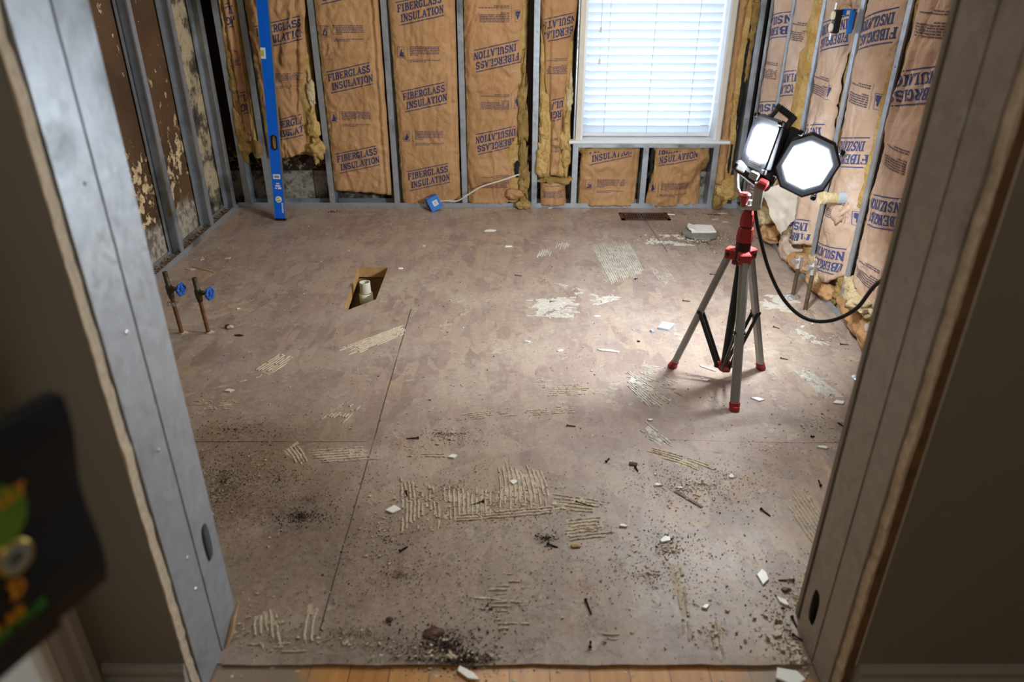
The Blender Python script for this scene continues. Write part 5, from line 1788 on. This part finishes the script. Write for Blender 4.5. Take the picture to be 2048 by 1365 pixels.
def solve(px, py, e=0.0105):
    """where the line of sight meets the package face -> (u, v)"""
    d = ray(px, py)
    n_ = nb_
    t_ = (B0+n_*e-CAM).dot(n_)/d.dot(n_)
    P_ = CAM+d*t_-n_*e
    v_ = (P_.z-B0.z)/upb.z
    u_ = (P_-B0-upb*v_).dot(du)
    return u_, v_


u1, v1 = solve(122, 1238)
b = MB()
ua, va = solve(60, 1130)
b.prism([pf(u1, 0.005, .0062), pf(Lp-.01, 0.005, .0062), pf(Lp-.01, va+.25, .0072), pf(ua+.02, va+0.06, .0075), pf(u1, 0.06, .0065)], nb_*0.002)
b.build('printed_panel', M['bag_blue'], pk)


def face_text(txt, p_end, p_base_dir, adv, hgt, mat, name, slope=0.0):
    """right end of the word at p_end (u,v)"""
    Q = text_quads(txt, adv, hgt, .24, .2)
    Wd = len(txt)*adv
    b = MB()
    for q in Q:
        P_ = []
        for (x_, y_) in q:
            u = p_end[0] + (Wd - x_)
            P_.append(pf(u, p_end[1] + (y_)/upb.length + slope*(Wd-x_), 0.0105))
        b.add(P_, [(0, 1, 2, 3)])
    if b.v: b.build(name, mat, pk)


for (txt, px, py, adv, hgt, mt_) in [('ERUPTION', 97, 1202, 0.0066, 0.0085, 'bag_green'), ('SOLAR', 50, 1222, 0.0078, 0.0095, 'bag_orange'), ('ON D', 50, 1172, 0.0125, 0.0125, 'bag_orange'), ('FULLY', 38, 976, 0.0072, 0.0095, 'bag_orange')]:
    u_, v_ = solve(px, py)
    face_text(txt, (u_, v_), None, adv, hgt, M[mt_], 'printed_lettering')
uc, vc = solve(-26, 1036)
ax_f = (-du, Z, nb_)
b = MB(); b.lathe(pf(uc, vc, 0.008), [(0.0225, 0), (0.0225, 0.0015)], 40, ax_f); b.build('green_emblem', M['bag_leaf'], pk)
us, vs_ = solve(18, 1112)
b = MB(); b.lathe(pf(us, vs_, 0.0095), [(0.0125, 0), (0.0135, 0.001), (0.012, 0.0026), (0.0105, 0.002)], 40, ax_f); sl_ = b.build('round_seal', M['gold'], pk)
b = MB(); b.lathe(pf(us, vs_, 0.0112), [(0.0102, 0), (0.0102, 0.001)], 36, ax_f); b.build('seal_face', M['seal_grey'], sl_)
b = MB()
for k in range(3): b.box(pf(us-.003+k*.003, vs_+.004-.003*k, 0.0126), (0.0018, 0.006, 0.0006), ax_f)
b.build('seal_mark', M['screw'], sl_)
# shelf on the hall wall that carries the package, outside the frame
b = MB()
e0 = pf(Lp*0.80, 0, 0); 
b.b2(XH+0.001, e0.x+0.045, 0.02, 0.17, B0.z-0.022, B0.z-0.0005)
tag(b.build('wall_shelf', M['grey_trim'], loc=(XH, 0.1, B0.z-.02)), 'small shelf on the hall wall under the black package', 'shelf')

# ------------------------------------------------------------------ mortar patches
GM = 'combed mortar patches on the subfloor'
PATCH = [
    ((680, 696), (806, 650), (812, 668), (716, 709), 1.0, 0, 'curved beige mortar patch below the floor hole'),
    ((510, 738), (560, 706), (586, 720), (538, 752), .85, 0, 'diagonal mortar streaks right of a pair of valves, mid left'),
    ((440, 772), (520, 752), (524, 764), (446, 776), .5, 0, 'faint mortar smear left of mid floor'),
    ((390, 802), (465, 802), (462, 820), (412, 822), .9, 0, 'small striped mortar patch beside the left jamb'),
    ((568, 902), (590, 926), (616, 922), (594, 884), .95, 0, 'short fanned mortar ridges left of the sheet joint'),
    ((625, 900), (736, 892), (733, 922), (640, 929), .9, 0, 'striped mortar patch touching the long floor joint'),
    ((800, 1060), (797, 955), (878, 985), (880, 1060), .72, 0, 'upright mortar ridges right of the floor joint'),
    ((888, 1038), (884, 976), (985, 982), (985, 1032), .9, 0, 'upright mortar ridges left of the biggest foreground patch'),
    ((994, 1012), (992, 938), (1084, 942), (1106, 1010), 1.0, 0, 'thickest upright-ridged mortar patch in the foreground'),
    ((905, 1046), (1102, 1030), (1096, 1013), (905, 1030), .95, 0, 'long level mortar ridges below the thickest patch'),
    ((1105, 986), (1212, 1002), (1202, 1030), (1105, 1020), .8, 0, 'slanting mortar ridges right of the thickest patch'),
    ((1132, 1040), (1186, 1035), (1226, 1076), (1134, 1086), .95, 0, 'square mortar patch with level ridges in front of the long screw'),
    ((880, 836), (1022, 814), (1026, 834), (886, 845), .75, 0, 'faded mortar band at mid floor, left part'),
    ((1050, 822), (1150, 810), (1150, 828), (1052, 834), .7, 0, 'faded mortar band at mid floor, right part'),
    ((1090, 770), (1175, 768), (1182, 790), (1100, 794), .7, 0, 'small pale mortar patch left of the tripod'),
    ((1058, 757), (1100, 755), (1100, 764), (1060, 766), .6, 0, 'tiny mortar smear above the small pale patch'),
    ((1256, 742), (1345, 800), (1300, 822), (1256, 775), .8, 1, 'cross-ridged mortar patch at the tripod front leg shadow'),
    ((1262, 730), (1330, 735), (1366, 795), (1290, 760), .65, 1, 'worn mortar patch left of the tripod foot'),
    ((1300, 848), (1342, 886), (1322, 892), (1280, 872), .8, 1, 'slanted mortar ridges above the dark smudge'),
    ((1306, 896), (1412, 928), (1402, 946), (1320, 918), .85, 0, 'slanted mortar strip above the bare orange boards'),
    ((1180, 490), (1222, 570), (1290, 544), (1258, 485), 1.0, 1, 'bright curved mortar patch in the lamplight'),
    ((1062, 600), (1150, 594), (1148, 638), (1074, 634), 1.0, 1, 'pale square mortar patch in the middle of the lit floor'),
    ((1072, 513), (1078, 500), (1104, 500), (1100, 513), .9, 1, 'small pale mortar dashes left of the brightest patch'),
    ((1108, 497), (1112, 487), (1140, 486), (1136, 496), .8, 1, 'tiny pale mortar dashes near the back wall'),
    ((1184, 600), (1232, 588), (1238, 600), (1192, 612), .8, 1, 'faint pale mortar smear right of the square patch'),
    ((1298, 538), (1322, 568), (1350, 560), (1330, 534), .7, 1, 'faint pale mortar patch left of the tripod hub'),
    ((1540, 590), (1590, 592), (1582, 626), (1526, 618), .9, 1, 'finely ridged mortar patch right of the tripod legs'),
    ((1582, 652), (1650, 682), (1640, 692), (1590, 672), .75, 1, 'mortar ridges behind the hanging cord'),
    ((1600, 728), (1690, 796), (1640, 790), (1596, 750), .85, 1, 'mortar ridges beside the right jamb, near the dark pipe'),
    ((1566, 1004), (1632, 1100), (1668, 1060), (1618, 984), 1.0, 0, 'wide slanted mortar patch touching the right jamb'),
    ((1588, 1128), (1600, 1190), (1622, 1186), (1614, 1126), .95, 0, 'upright mortar ridges at the foot of the right jamb'),
    ((1338, 1130), (1362, 1272), (1382, 1268), (1368, 1128), .9, 0, 'tall narrow mortar strip in the right foreground'),
    ((1416, 1246), (1424, 1296), (1450, 1298), (1440, 1246), .9, 0, 'stubby mortar strip right of the tall narrow one'),
    ((986, 1146), (1020, 1146), (1026, 1272), (990, 1272), .6, 0, 'ladder of short mortar ridges in the centre foreground'),
    ((950, 1194), (1046, 1204), (1046, 1210), (950, 1200), .9, 0, 'single mortar ridge across the ladder of ridges'),
    ((1196, 1256), (1234, 1256), (1234, 1282), (1198, 1280), .9, 0, 'two lone mortar ridges near the threshold'),
    ((506, 1282), (506, 1226), (556, 1222), (566, 1280), .8, 0, 'upright mortar ridges at the lower left corner'),
    ((500, 1286), (592, 1284), (592, 1308), (504, 1308), .75, 0, 'level mortar ridges at the lower left corner'),
    ((606, 1276), (616, 1210), (644, 1210), (634, 1276), .8, 0, 'upright mortar ridges beside the end of the long joint'),
    ((834, 908), (898, 906), (902, 918), (842, 916), .85, 0, 'short mortar ridges left of the foreground centre'),
    ((620, 848), (650, 826), (720, 816), (690, 846), .5, 0, 'faint diagonal mortar smears above the cross joint'),
    ((1090, 560), (1190, 586), (1200, 600), (1170, 604), .4, 1, 'faint pale streaks under the brightest patch'),
    ((1280, 470), (1370, 470), (1380, 492), (1290, 492), .55, 1, 'ring-combed pale mortar left of the tile rubble'),
    ((990, 640), (1040, 634), (1046, 650), (996, 652), .0, 1, ''),
]
for pi_, (a, b_, c_, d_, dens, pale, lb) in enumerate(PATCH):
    if dens <= 0: continue
    A_, B_, C_, D_ = at_z(*a), at_z(*b_), at_z(*c_), at_z(*d_)
    acr = ((D_-A_).length + (C_-B_).length)/2
    spacing = 0.0125
    n = max(1, round(acr/spacing))
    mb = MB()
    so = pi_*5.7
    curve = 0.012*noise.noise(Vector((so, 1, 1)))
    for k in range(n):
        f = (k+0.5)/n
        P_, Q_ = A_.lerp(D_, f), B_.lerp(C_, f)
        L = (Q_-P_).length
        ext0 = 0.040*noise.noise(Vector((k*.7, so, 0))); ext1 = 0.040*noise.noise(Vector((k*.7, so, 7)))
        dr_ = (Q_-P_).normalized()
        P_, Q_ = P_ - dr_*ext0*1.6, Q_ + dr_*ext1*1.6
        L = (Q_-P_).length
        sd = Vector((-dr_.y, dr_.x, 0))
        m_ = max(3, int(L/0.0035))
        prev = None
        ringset = []
        for i in range(m_+1):
            t_ = i/m_
            p = P_.lerp(Q_, t_)
            brk = noise.noise(Vector((p.x*26, p.y*26, so))) + 0.5*noise.noise(Vector((p.x*80, p.y*80, so)))
            if brk < (0.60-dens*1.02):
                if len(ringset) > 1: mb.loft(ringset)
                ringset = []
                continue
            e_ = min(t_, 1-t_)*L
            w_ = 0.0041*(0.6+0.8*abs(noise.noise(p*150))+0.35*abs(noise.noise(p*420))) * min(1, 0.4+e_/0.01)
            hh = 0.0038*(0.45+1.1*abs(noise.noise(p*120+Vector((3, 3, 3))))+0.7*abs(noise.noise(p*400))) * min(1, 0.35+e_/0.012)
            off = sd*(0.0022*noise.noise(Vector((p.x*34, p.y*34, 2))) + curve*4*t_*(1-t_))
            q = p + off
            ringset.append([q - sd*w_ - Z*0.0004, q - sd*w_*0.55 + Z*hh*0.85, q + sd*w_*0.2*noise.noise(p*200) + Z*hh, q + sd*w_*0.55 + Z*hh*0.8, q + sd*w_ - Z*0.0004])
        if len(ringset) > 1: mb.loft(ringset)
    # thin skim between the ridges
    if dens > 0.78 and len(mb.v):
        gx, gy = max(3, int((B_-A_).length/0.010)), max(2, int(acr/0.010))
        V, F, keep = [], [], {}
        for i in range(gx+1):
            for j in range(gy+1):
                p = A_.lerp(B_, i/gx).lerp(D_.lerp(C_, i/gx), j/gy)
                jt = Vector((noise.noise(p*50), noise.noise(p*50+Vector((5, 5, 5))), 0))*0.006
                V.append(p + jt + Z*0.0006)
        for i in range(gx):
            for j in range(gy):
                p = A_.lerp(B_, (i+.5)/gx).lerp(D_.lerp(C_, (i+.5)/gx), (j+.5)/gy)
                if noise.noise(Vector((p.x*22, p.y*22, so+3))) + 0.4*noise.noise(Vector((p.x*90, p.y*90, so))) > -0.06 + (0.35 if i < 2 or j < 1 or i > gx-3 or j > gy-2 else 0):
                    a0 = i*(gy+1)+j
                    F.append((a0, a0+1, a0+gy+2, a0+gy+1))
        mb.add(V, F)
    if mb.v:
        o = mb.build('mortar_patch', M['mortar_pale' if pale else 'mortar'], loc=(A_+C_)/2)
        tag(o, lb, 'mortar patch', GM)


# ------------------------------------------------------------------ tile shards and chips
def shard(px, py, w, l, ang, label, mat='shard', th=0.006, tilt=0.0, pts=None, group='white tile chips on the subfloor', name='tile_shard', z=0.0):
    p = at_z(px, py, z)
    rnd = random.Random(int(px*31+py))
    n = rnd.choice([4, 5, 5])
    if pts is None:
        pts = []
        for k in range(n):
            a = 2*pi*(k+rnd.uniform(-.22, .22))/n
            pts.append((cos(a)*l/2*rnd.uniform(.75, 1.15), sin(a)*w/2*rnd.uniform(.7, 1.2)))
    else: pts = [(x_*l/2, y_*w/2) for x_, y_ in pts]
    Rm = Matrix.Rotation(ang, 3, 'Z') @ Matrix.Rotation(tilt, 3, 'X')
    lo = [Rm @ Vector((x_, y_, 0)) for x_, y_ in pts]
    mz = min(q.z for q in lo)
    b = MB()
    zup = Rm @ Vector((0, 0, th))
    ch = [Rm @ Vector((x_*.93, y_*.93, 0)) for x_, y_ in pts]
    b.loft([[p+q-Z*(mz-0.0004) for q in lo], [p+q+zup*0.75-Z*(mz-0.0004) for q in lo], [p+q+zup-Z*(mz-0.0004) for q in ch]])
    o = b.build(name, M[mat], loc=p)
    return tag(o, label, 'tile chip', group)


SH = [
    (1217, 703, .018, .085, -.15, 'long thin white tile sliver at mid floor'),
    (1415, 738, .014, .066, -.6, 'white tile sliver between the tripod legs'),
    (1332, 656, .058, .072, -.1, 'square bluish tile piece left of the tripod'),
    (1513, 800, .026, .05, -.2, 'white triangular tile chip right of the tripod front foot'),
    (1678, 806, .03, .05, .1, 'white tile chip nearest the right jamb, level with the tripod foot'),
    (785, 1021, .03, .045, .2, 'white tile chip left of the mortar ridges'),
    (1028, 966, .024, .028, .8, 'white tile chip lying on the thickest mortar patch'),
    (1525, 1157, .030, .052, 1.35, 'big white kite-shaped tile chip in the right foreground'),
    (1246, 1054, .012, .028, -.2, 'small round-edged white peg in the foreground centre'),
    (980, 462, .03, .07, .2, 'pale wood-like tile strip near the back wall'),
    (905, 915, .018, .03, .4, 'small white chip beside the short mortar ridges'),
    (458, 783, .02, .04, .1, 'small white triangular chip on the left'),
    (1645, 897, .02, .036, -.2, 'pale chip below the joint at the right jamb'),
    (1578, 1356, .05, .075, -.2, 'white tile chip at the threshold by the right jamb'),
    (1016, 494, .02, .045, 0, 'faint white chip left of the lit mortar'),
    (1120, 703, .010, .028, .4, 'tiny white chip left of the long sliver'),
    (1054, 685, .010, .03, .1, 'tiny white chip at mid floor, farther left'),
    (1194, 634, .010, .026, .1, 'tiny white chip below the square mortar patch'),
    (1304, 665, .010, .016, -.6, 'tiny pale chip left of the bluish tile'),
    (1300, 842, .010, .02, 0, 'tiny pale chip above the slanted ridges'),
    (1316, 972, .012, .026, 0, 'pale chip on the brown smear, lower right'),
    (1360, 978, .010, .018, 0, 'small pale chip right of the brown smear'),
    (1262, 926, .008, .012, 0, 'tiny white crumb chip above the brown flake'),
    (1330, 1082, .022, .034, .5, 'pale broken chip among dark dirt bits'),
    (1565, 1205, .018, .034, -.9, 'small white triangle below the big kite chip'),
    (1412, 1216, .012, .022, .3, 'pale chip above the stubby mortar strip'),
    (1555, 1270, .02, .03, .5, 'greyish lump by the foot of the right jamb'),
    (1590, 1322, .03, .045, .2, 'pale rubble chip in the corner of the right jamb'),
    (938, 1352, .02, .06, -.6, 'white chip on the threshold dirt pile'),
    (1605, 655, .012, .02, .2, 'small white chip in front of the right wall track'),
    (455, 518, .016, .03, .2, 'white plaster flake near the left wall stud'),
    (405, 520, .012, .024, .8, 'second white flake near the left wall stud'),
    (382, 540, .016, .05, -.1, 'plaster flake on the brown streak above the valves'),
    (800, 538, .014, .03, .2, 'white chip right of the floor hole'),
    (848, 493, .016, .03, -.5, 'white chip above and right of the floor hole'),
    (476, 619, .008, .02, .2, 'thin white chip right of the valves'),
    (418, 575, .0, .0, 0, ''),
    (660, 1240, .0, .0, 0, ''),
    (1463, 955, .02, .02, .3, 'pale chip left of the reddish smear'),
    (1340, 430, .006, .05, -.2, 'white stick beside the floor vent'),
    (1100, 417, .008, .03, .2, 'white bit at the back wall track'),
    (1450, 445, .02, .05, .3, 'pale flake of wood left of the lamp mast'),
    (1446, 428, .02, .06, 0, 'pale wood flake in front of the window studs'),
    (1430, 440, .02, .05, .4, 'tan wood flake near the tile rubble'),
]
for (px, py, w_, l_, an, lb) in SH:
    if not lb: continue
    mt_ = 'shard_blue' if 'bluish' in lb else ('crumb_light' if ('rubble' in lb or 'lump' in lb or 'flake' in lb) else 'shard')
    kite = [(-1, .1), (-.2, -.9), (.7, -.6), (1, 0), (.2, .9)] if 'kite' in lb else None
    if 'bluish' in lb: kite = [(-1, -.6), (.2, -1), (1, .5), (-.4, .9)]
    if 'sliver' in lb: kite = [(-1, .5), (-.6, -.6), (.8, -1), (1, -.3), (.3, .6)]
    shard(px, py, w_, l_, an, lb, mt_, 0.010 if 'bluish' in lb else 0.005, 0.12 if 'bluish' in lb else 0.0, kite)

# old flange disc with tile pieces on top
p = at_z(1400, 470)
fd = thing('broken_flange', p, 'grey round flange disc lying flat near the far right corner', 'flange')
b = MB(); b.lathe(p+Z*0.001, [(0.088, 0), (0.102, 0.006), (0.100, 0.016), (0.080, 0.022), (0.03, 0.018)], 32)
b.build('disc', M['shard_grey'], fd, smooth='auto')
b = MB()
for k in range(9):
    a = k*0.7
    b.box(p+Vector((cos(a)*.095, sin(a)*.095, .006)), (.03, .012, .01), (Vector((cos(a+.4), sin(a+.4), 0)), Vector((-sin(a+.4), cos(a+.4), 0)), Z))
b.build('broken_rim', M['splinter'], fd)
for (dx, dy, w_, l_, an, z_, tl, lb) in [(0.01, 0.02, .11, .14, .1, .024, .06, 'large white tile piece resting on the grey flange disc'), (-.045, .03, .05, .09, 1.4, .030, .25, 'narrow white tile piece tilted on the left of the flange disc')]:
    q = p+Vector((dx, dy, 0))
    b = MB()
    pts = [(-1, -.8), (.9, -1), (1, .7), (-.2, 1), (-.9, .6)]
    Rm = Matrix.Rotation(an, 3, 'Z') @ Matrix.Rotation(tl, 3, 'X')
    b.prism([q+Z*z_+Rm @ Vector((a*l_/2, c_*w_/2, 0)) for a, c_ in pts], Rm @ Vector((0, 0, .008)))
    tag(b.build('tile_shard', M['shard'], loc=q+Z*z_), lb, 'tile chip')


# ------------------------------------------------------------------ screws
def screw(px, py, L, ang, label, rust=False):
    p = at_z(px, py)
    d = Vector((cos(ang), sin(ang), 0))
    b = MB()
    hr = 0.0042
    c0 = p + Z*0.0042
    tip = p + d*L + Z*0.001
    N_ = 10
    pts, rr = [c0, c0+d*0.0015, c0+d*0.005], [hr, hr, 0.0021]
    for k in range(N_*2):
        f = 0.006/L + (0.92-0.006/L)*k/(N_*2-1)
        pts.append(c0.lerp(tip, f)); rr.append(0.0024 if k % 2 == 0 else 0.0016)
    pts.append(tip); rr.append(0.0003)
    b.tube(pts, rr, 8)
    o = b.build('drywall_screw', M['rust' if rust else 'screw'], loc=p)
    return tag(o, label, 'screw', 'stray screws and nails on the subfloor')


for (px, py, L, an, lb, rs) in [
    (1151, 1006, .052, -.35, 'longest black screw, lying right of the thickest mortar patch', 0),
    (968, 1005, .034, 3.5, 'black screw on the upright mortar ridges', 0),
    (1171, 1202, .044, -1.35, 'rusty-headed dark screw standing out in the centre foreground', 0),
    (1212, 926, .024, 1.0, 'small black screw above the thickest mortar patch', 0),
    (1133, 853, .030, -.1, 'grey screw beside a white crumb at mid floor', 1),
    (1641, 974, .030, 1.4, 'black screw above the wide slanted patch', 0),
    (1521, 1020, .034, -1.0, 'black screw left of the wide slanted patch', 0),
    (1588, 1163, .038, 3.1, 'grey screw beside the big kite chip', 1),
    (905, 1278, .0, 0, '', 0),
    (838, 878, .04, 3.2, 'dark nail at the meeting of the floor joints', 0),
    (1270, 936, .022, -1.3, 'black screw tip below the brown flake', 0),
    (1275, 685, .012, .4, 'black screw head at mid floor', 0),
    (1622, 876, .014, .4, 'black screw head above the right joint', 0),
    (1688, 856, .03, 1.9, 'black screw close to the right jamb at mid height', 0),
    (1094, 1090, .03, -.4, 'black screw in the small dark dirt heap', 0),
    (1584, 1272, .034, -.7, 'black screw in the rubble at the right jamb', 0),
    (1583, 1236, .03, -1.5, 'short dark screw above the rubble at the right jamb', 0),
    (1420, 550, .034, .1, 'grey nail left of the tripod leg', 1),
    (1365, 603, .034, -.1, 'grey nail below the tripod shoulder', 1),
    (1100, 605, .03, .3, 'brown bent nail on the square pale mortar', 1),
    (1030, 552, .036, -.2, 'brown nail on the lit floor, left side', 1),
    (1535, 745, .0, 0, '', 0),
    (1560, 718, .03, -.3, 'dark nail right of the tripod', 1),
    (1546, 655, .026, -.6, 'dark nail under the hanging cord', 1),
    (1680, 690, .034, -.1, 'rusty nail beside the right wall track', 1),
    (1270, 560, .022, .8, 'dark bit of screw on the bright floor', 0),
    (810, 905, .0, 0, '', 0),
    (1180, 1298, .02, 1.4, 'dark nail by the threshold', 0),
    (800, 1105, .026, .8, 'dark bent nail left of the foreground centre', 0),
    (812, 985, .02, -1.3, 'small dark screw among the left upright ridges', 0)]:
    if lb: screw(px, py, L, an, lb, rs)

# reddish flakes
for (px, py, w_, l_, an, lb) in [(1268, 930, .016, .026, 0, 'dark brown flake in the middle foreground'), (1030, 553, .0, 0, 0, ''), (780, 1241, .016, .016, 0, 'red brick chip in the lower left foreground'),
                                 (478, 672, .016, .04, .1, 'reddish-brown leaf-like flake right of the valves'), (866, 1268, .03, .05, -.2, 'dark rusty flake on the threshold dirt'), (1574, 1183, .018, .02, .3, 'brown lump beside the right jamb strip'),
                                 (1562, 1193, .0, 0, 0, ''), (1152, 1094, .014, .026, -.9, 'orange wood chip below the square mortar patch'), (440, 578, .0, 0, 0, '')]:
    if not lb: continue
    p = at_z(px, py)
    b = MB(); b.blob(p+Z*0.003, (l_/2, w_/2, 0.0035), .35, 80, 2, px)
    tag(b.build('debris_flake', M['register' if 'brown' in lb or 'rusty' in lb or 'red' in lb else 'splinter'], loc=p), lb, 'debris', 'coloured flakes on the subfloor')
# long brown smear of wood and a rust streak near the wall
for (a, c_, w_, lb) in [((1350, 984), (1404, 1016), .008, 'thin brown wood strip in the right foreground'), ((385, 533), (430, 545), .014, 'tan wooden shim above the valves')]:
    A_, B_ = at_z(*a), at_z(*c_)
    d = (B_-A_).normalized()
    b = MB(); b.box((A_+B_)/2+Z*.0015, ((B_-A_).length, w_, .003), (d, Vector((-d.y, d.x, 0)), Z))
    tag(b.build('wood_strip', M['splinter' if 'tan' in lb else 'register'], loc=(A_+B_)/2), lb, 'wood strip')

# ------------------------------------------------------------------ crumbs and dust (uncountable)
hx0, hx1, hy0, hy1 = -0.76, -0.57, 2.72, 3.30


def crumbs(name, mat, label, spots, uniform, smin, smax, seed):
    rnd = random.Random(seed)
    mb = MB()
    base = [(1, 1, 1), (1, -1, -1), (-1, 1, -1), (-1, -1, 1)]
    def put(x_, y_, s_):
        if hx0 < x_ < hx1 and hy0 < y_ < hy1: return
        if not (-1.63 < x_ < 1.36 and YT-.075 < y_ < 4.25): return
        if y_ < YT and rnd.random() < 0.55: return
        zb_ = 0.0 if y_ > YT+.012 else (0.0065 if y_ > YT-.008 else -0.003)
        if y_ < 1.17 and (x_ < JL+0.01 or x_ > JR-0.01): return
        R_ = Matrix.Rotation(rnd.uniform(0, 6.28), 3, Vector((rnd.uniform(-1, 1), rnd.uniform(-1, 1), rnd.uniform(.1, 1))))
        V = []
        if s_ > 0.003:
            cc = [Vector((i_, j_, k_)) for i_ in (-1, 1) for j_ in (-1, 1) for k_ in (-1, 1)]
            st_ = Vector((rnd.uniform(.6, 1.3), rnd.uniform(.5, 1), rnd.uniform(.3, .7)))
            Rz = Matrix.Rotation(rnd.uniform(0, 6.28), 3, 'Z')
            V = [Rz @ Vector((q.x*st_.x*rnd.uniform(.2, 1), q.y*st_.y*rnd.uniform(.2, 1), q.z*st_.z*rnd.uniform(.4, 1)))*s_*.6 for q in cc]
            F = [(0, 1, 3, 2), (4, 6, 7, 5), (0, 4, 5, 1), (2, 3, 7, 6), (0, 2, 6, 4), (1, 5, 7, 3)]
        else:
            V = [R_ @ Vector(q)*s_*.6*rnd.uniform(.6, 1.1) for q in base]
            F = [(0, 1, 2), (0, 3, 1), (0, 2, 3), (1, 3, 2)]
        mz = min(q.z for q in V)
        mb.add([Vector((x_+q.x, y_+q.y, q.z-mz+zb_)) for q in V], F)
    for _ in range(uniform):
        # more in the foreground than at the back
        x_ = rnd.uniform(-1.6, 1.35); y_ = YT + (4.24-YT)*rnd.random()**1.25
        k_ = noise.noise(Vector((x_*2.1, y_*2.1, seed)))
        if k_ < rnd.uniform(-.5, .35): continue
        put(x_, y_, smin*(smax/smin)**(rnd.random()**2.4))
    for (px, py, rx, ry, cnt, sc_) in spots:
        c0 = at_z(px, py)
        for _ in range(cnt):
            r_ = abs(rnd.gauss(0, .5)); a = rnd.uniform(0, 6.28)
            put(c0.x+cos(a)*r_*rx, c0.y+sin(a)*r_*ry, smin*(smax/smin)**(rnd.random()**2.0)*sc_)
    o = mb.build(name, mat)
    tag(o, label, 'rubble', kind='stuff')
    return o


crumbs('mortar_crumbs', M['crumb_light'], 'pale crumbs of mortar and plaster scattered over the subfloor',
       [(900, 880, .14, .05, 160, 1.1), (1370, 980, .22, .12, 420, 1.0), (1330, 1100, .10, .08, 200, 1.1), (1595, 1300, .10, .16, 420, 1.5), (1590, 1200, .05, .12, 120, 1.2), (900, 1320, .18, .05, 160, 1.4),
        (700, 1290, .35, .05, 200, 1.0), (860, 1000, .16, .10, 260, .9), (1000, 1010, .25, .10, 360, .8), (760, 1060, .12, .12, 160, 1.0), (1180, 1060, .12, .08, 200, .9), (480, 1250, .08, .16, 160, 1.1),
        (440, 1000, .2, .3, 300, .9), (1400, 480, .4, .25, 600, 1.1), (1640, 850, .10, .2, 160, 1.1), (1620, 640, .1, .3, 200, 1.3), (1420, 1270, .1, .06, 140, 1.0), (1020, 418, .8, .04, 300, 1.2), (1150, 600, .3, .3, 200, .7),
        (1450, 950, .25, .10, 200, .9), (820, 900, .12, .06, 120, .9), (1200, 480, .3, .2, 160, .8), (400, 520, .15, .3, 100, 1.1), (1530, 900, .3, .2, 180, .8)], 5200, 0.0012, 0.0085, 11)
crumbs('dust_grains', M['crumb_mid'], 'tan grains of dust and mortar lying over the subfloor',
       [(450, 980, .25, .35, 2200, .9), (800, 1150, .5, .25, 1800, .8), (1300, 1150, .5, .25, 1500, .8), (900, 980, .6, .3, 1500, .8), (620, 1000, .3, .2, 900, .8), (1400, 970, .3, .15, 700, .9), (900, 870, .2, .06, 240, 1.0), (1000, 1030, .4, .12, 700, .9), (700, 1270, .4, .08, 600, .9), (880, 1310, .2, .05, 500, 1.2), (1400, 480, .45, .25, 700, 1.1), (1600, 1280, .08, .2, 500, 1.2)], 6500, 0.001, 0.005, 12)
crumbs('dirt_grains', M['crumb_dark'], 'dark dirt grains gathered in the stained areas of the subfloor',
       [(600, 1035, .12, .06, 700, .9), (450, 960, .2, .3, 900, .9), (560, 960, .3, .2, 500, .8), (890, 1295, .12, .08, 900, 1.3), (930, 1325, .10, .04, 500, 1.4), (1095, 1078, .04, .03, 140, 1.2), (880, 868, .08, .03, 90, 1.0), (1340, 1080, .12, .12, 160, 1.1),
        (1410, 485, .35, .22, 700, 1.3), (1430, 430, .3, .12, 300, 1.4), (1000, 990, .25, .08, 200, .8), (780, 1080, .2, .2, 260, .9), (1600, 1290, .07, .2, 300, 1.2), (980, 1220, .12, .1, 200, .8), (665, 424, .08, .03, 60, 1.6), (470, 860, .2, .08, 240, 1.0)], 2600, 0.001, 0.005, 13)
# heap of rubble in the base tracks at the left and on the threshold
rb = MB()
rnd = random.Random(5)
for k in range(420):
    y_ = rnd.uniform(3.0, 4.2); x_ = XL - rnd.uniform(0.006, 0.058)
    s_ = rnd.uniform(.003, .011)
    rb.blob((x_, y_, 0.003+rnd.random()*0.018), (s_, s_*rnd.uniform(.5, 1), s_*.5), .3, 50, 1, k)
tag(rb.build('track_rubble', M['crumb_mid']), 'plaster rubble lying in the left wall base track', 'rubble', kind='stuff')
rb = MB()
for k in range(110):
    x_ = rnd.uniform(-.20, .05) if k % 2 else rnd.uniform(-.58, .6); y_ = YT - rnd.uniform(.005, .06)
    s_ = rnd.uniform(.0015, .006)
    rb.blob((x_, y_, s_*.3-.006), (s_, s_*rnd.uniform(.5, 1), s_*.5), .3, 50, 1, k)
tag(rb.build('threshold_rubble', M['crumb_light']), 'crumbs spilled on the orange boards at the threshold', 'rubble', kind='stuff')
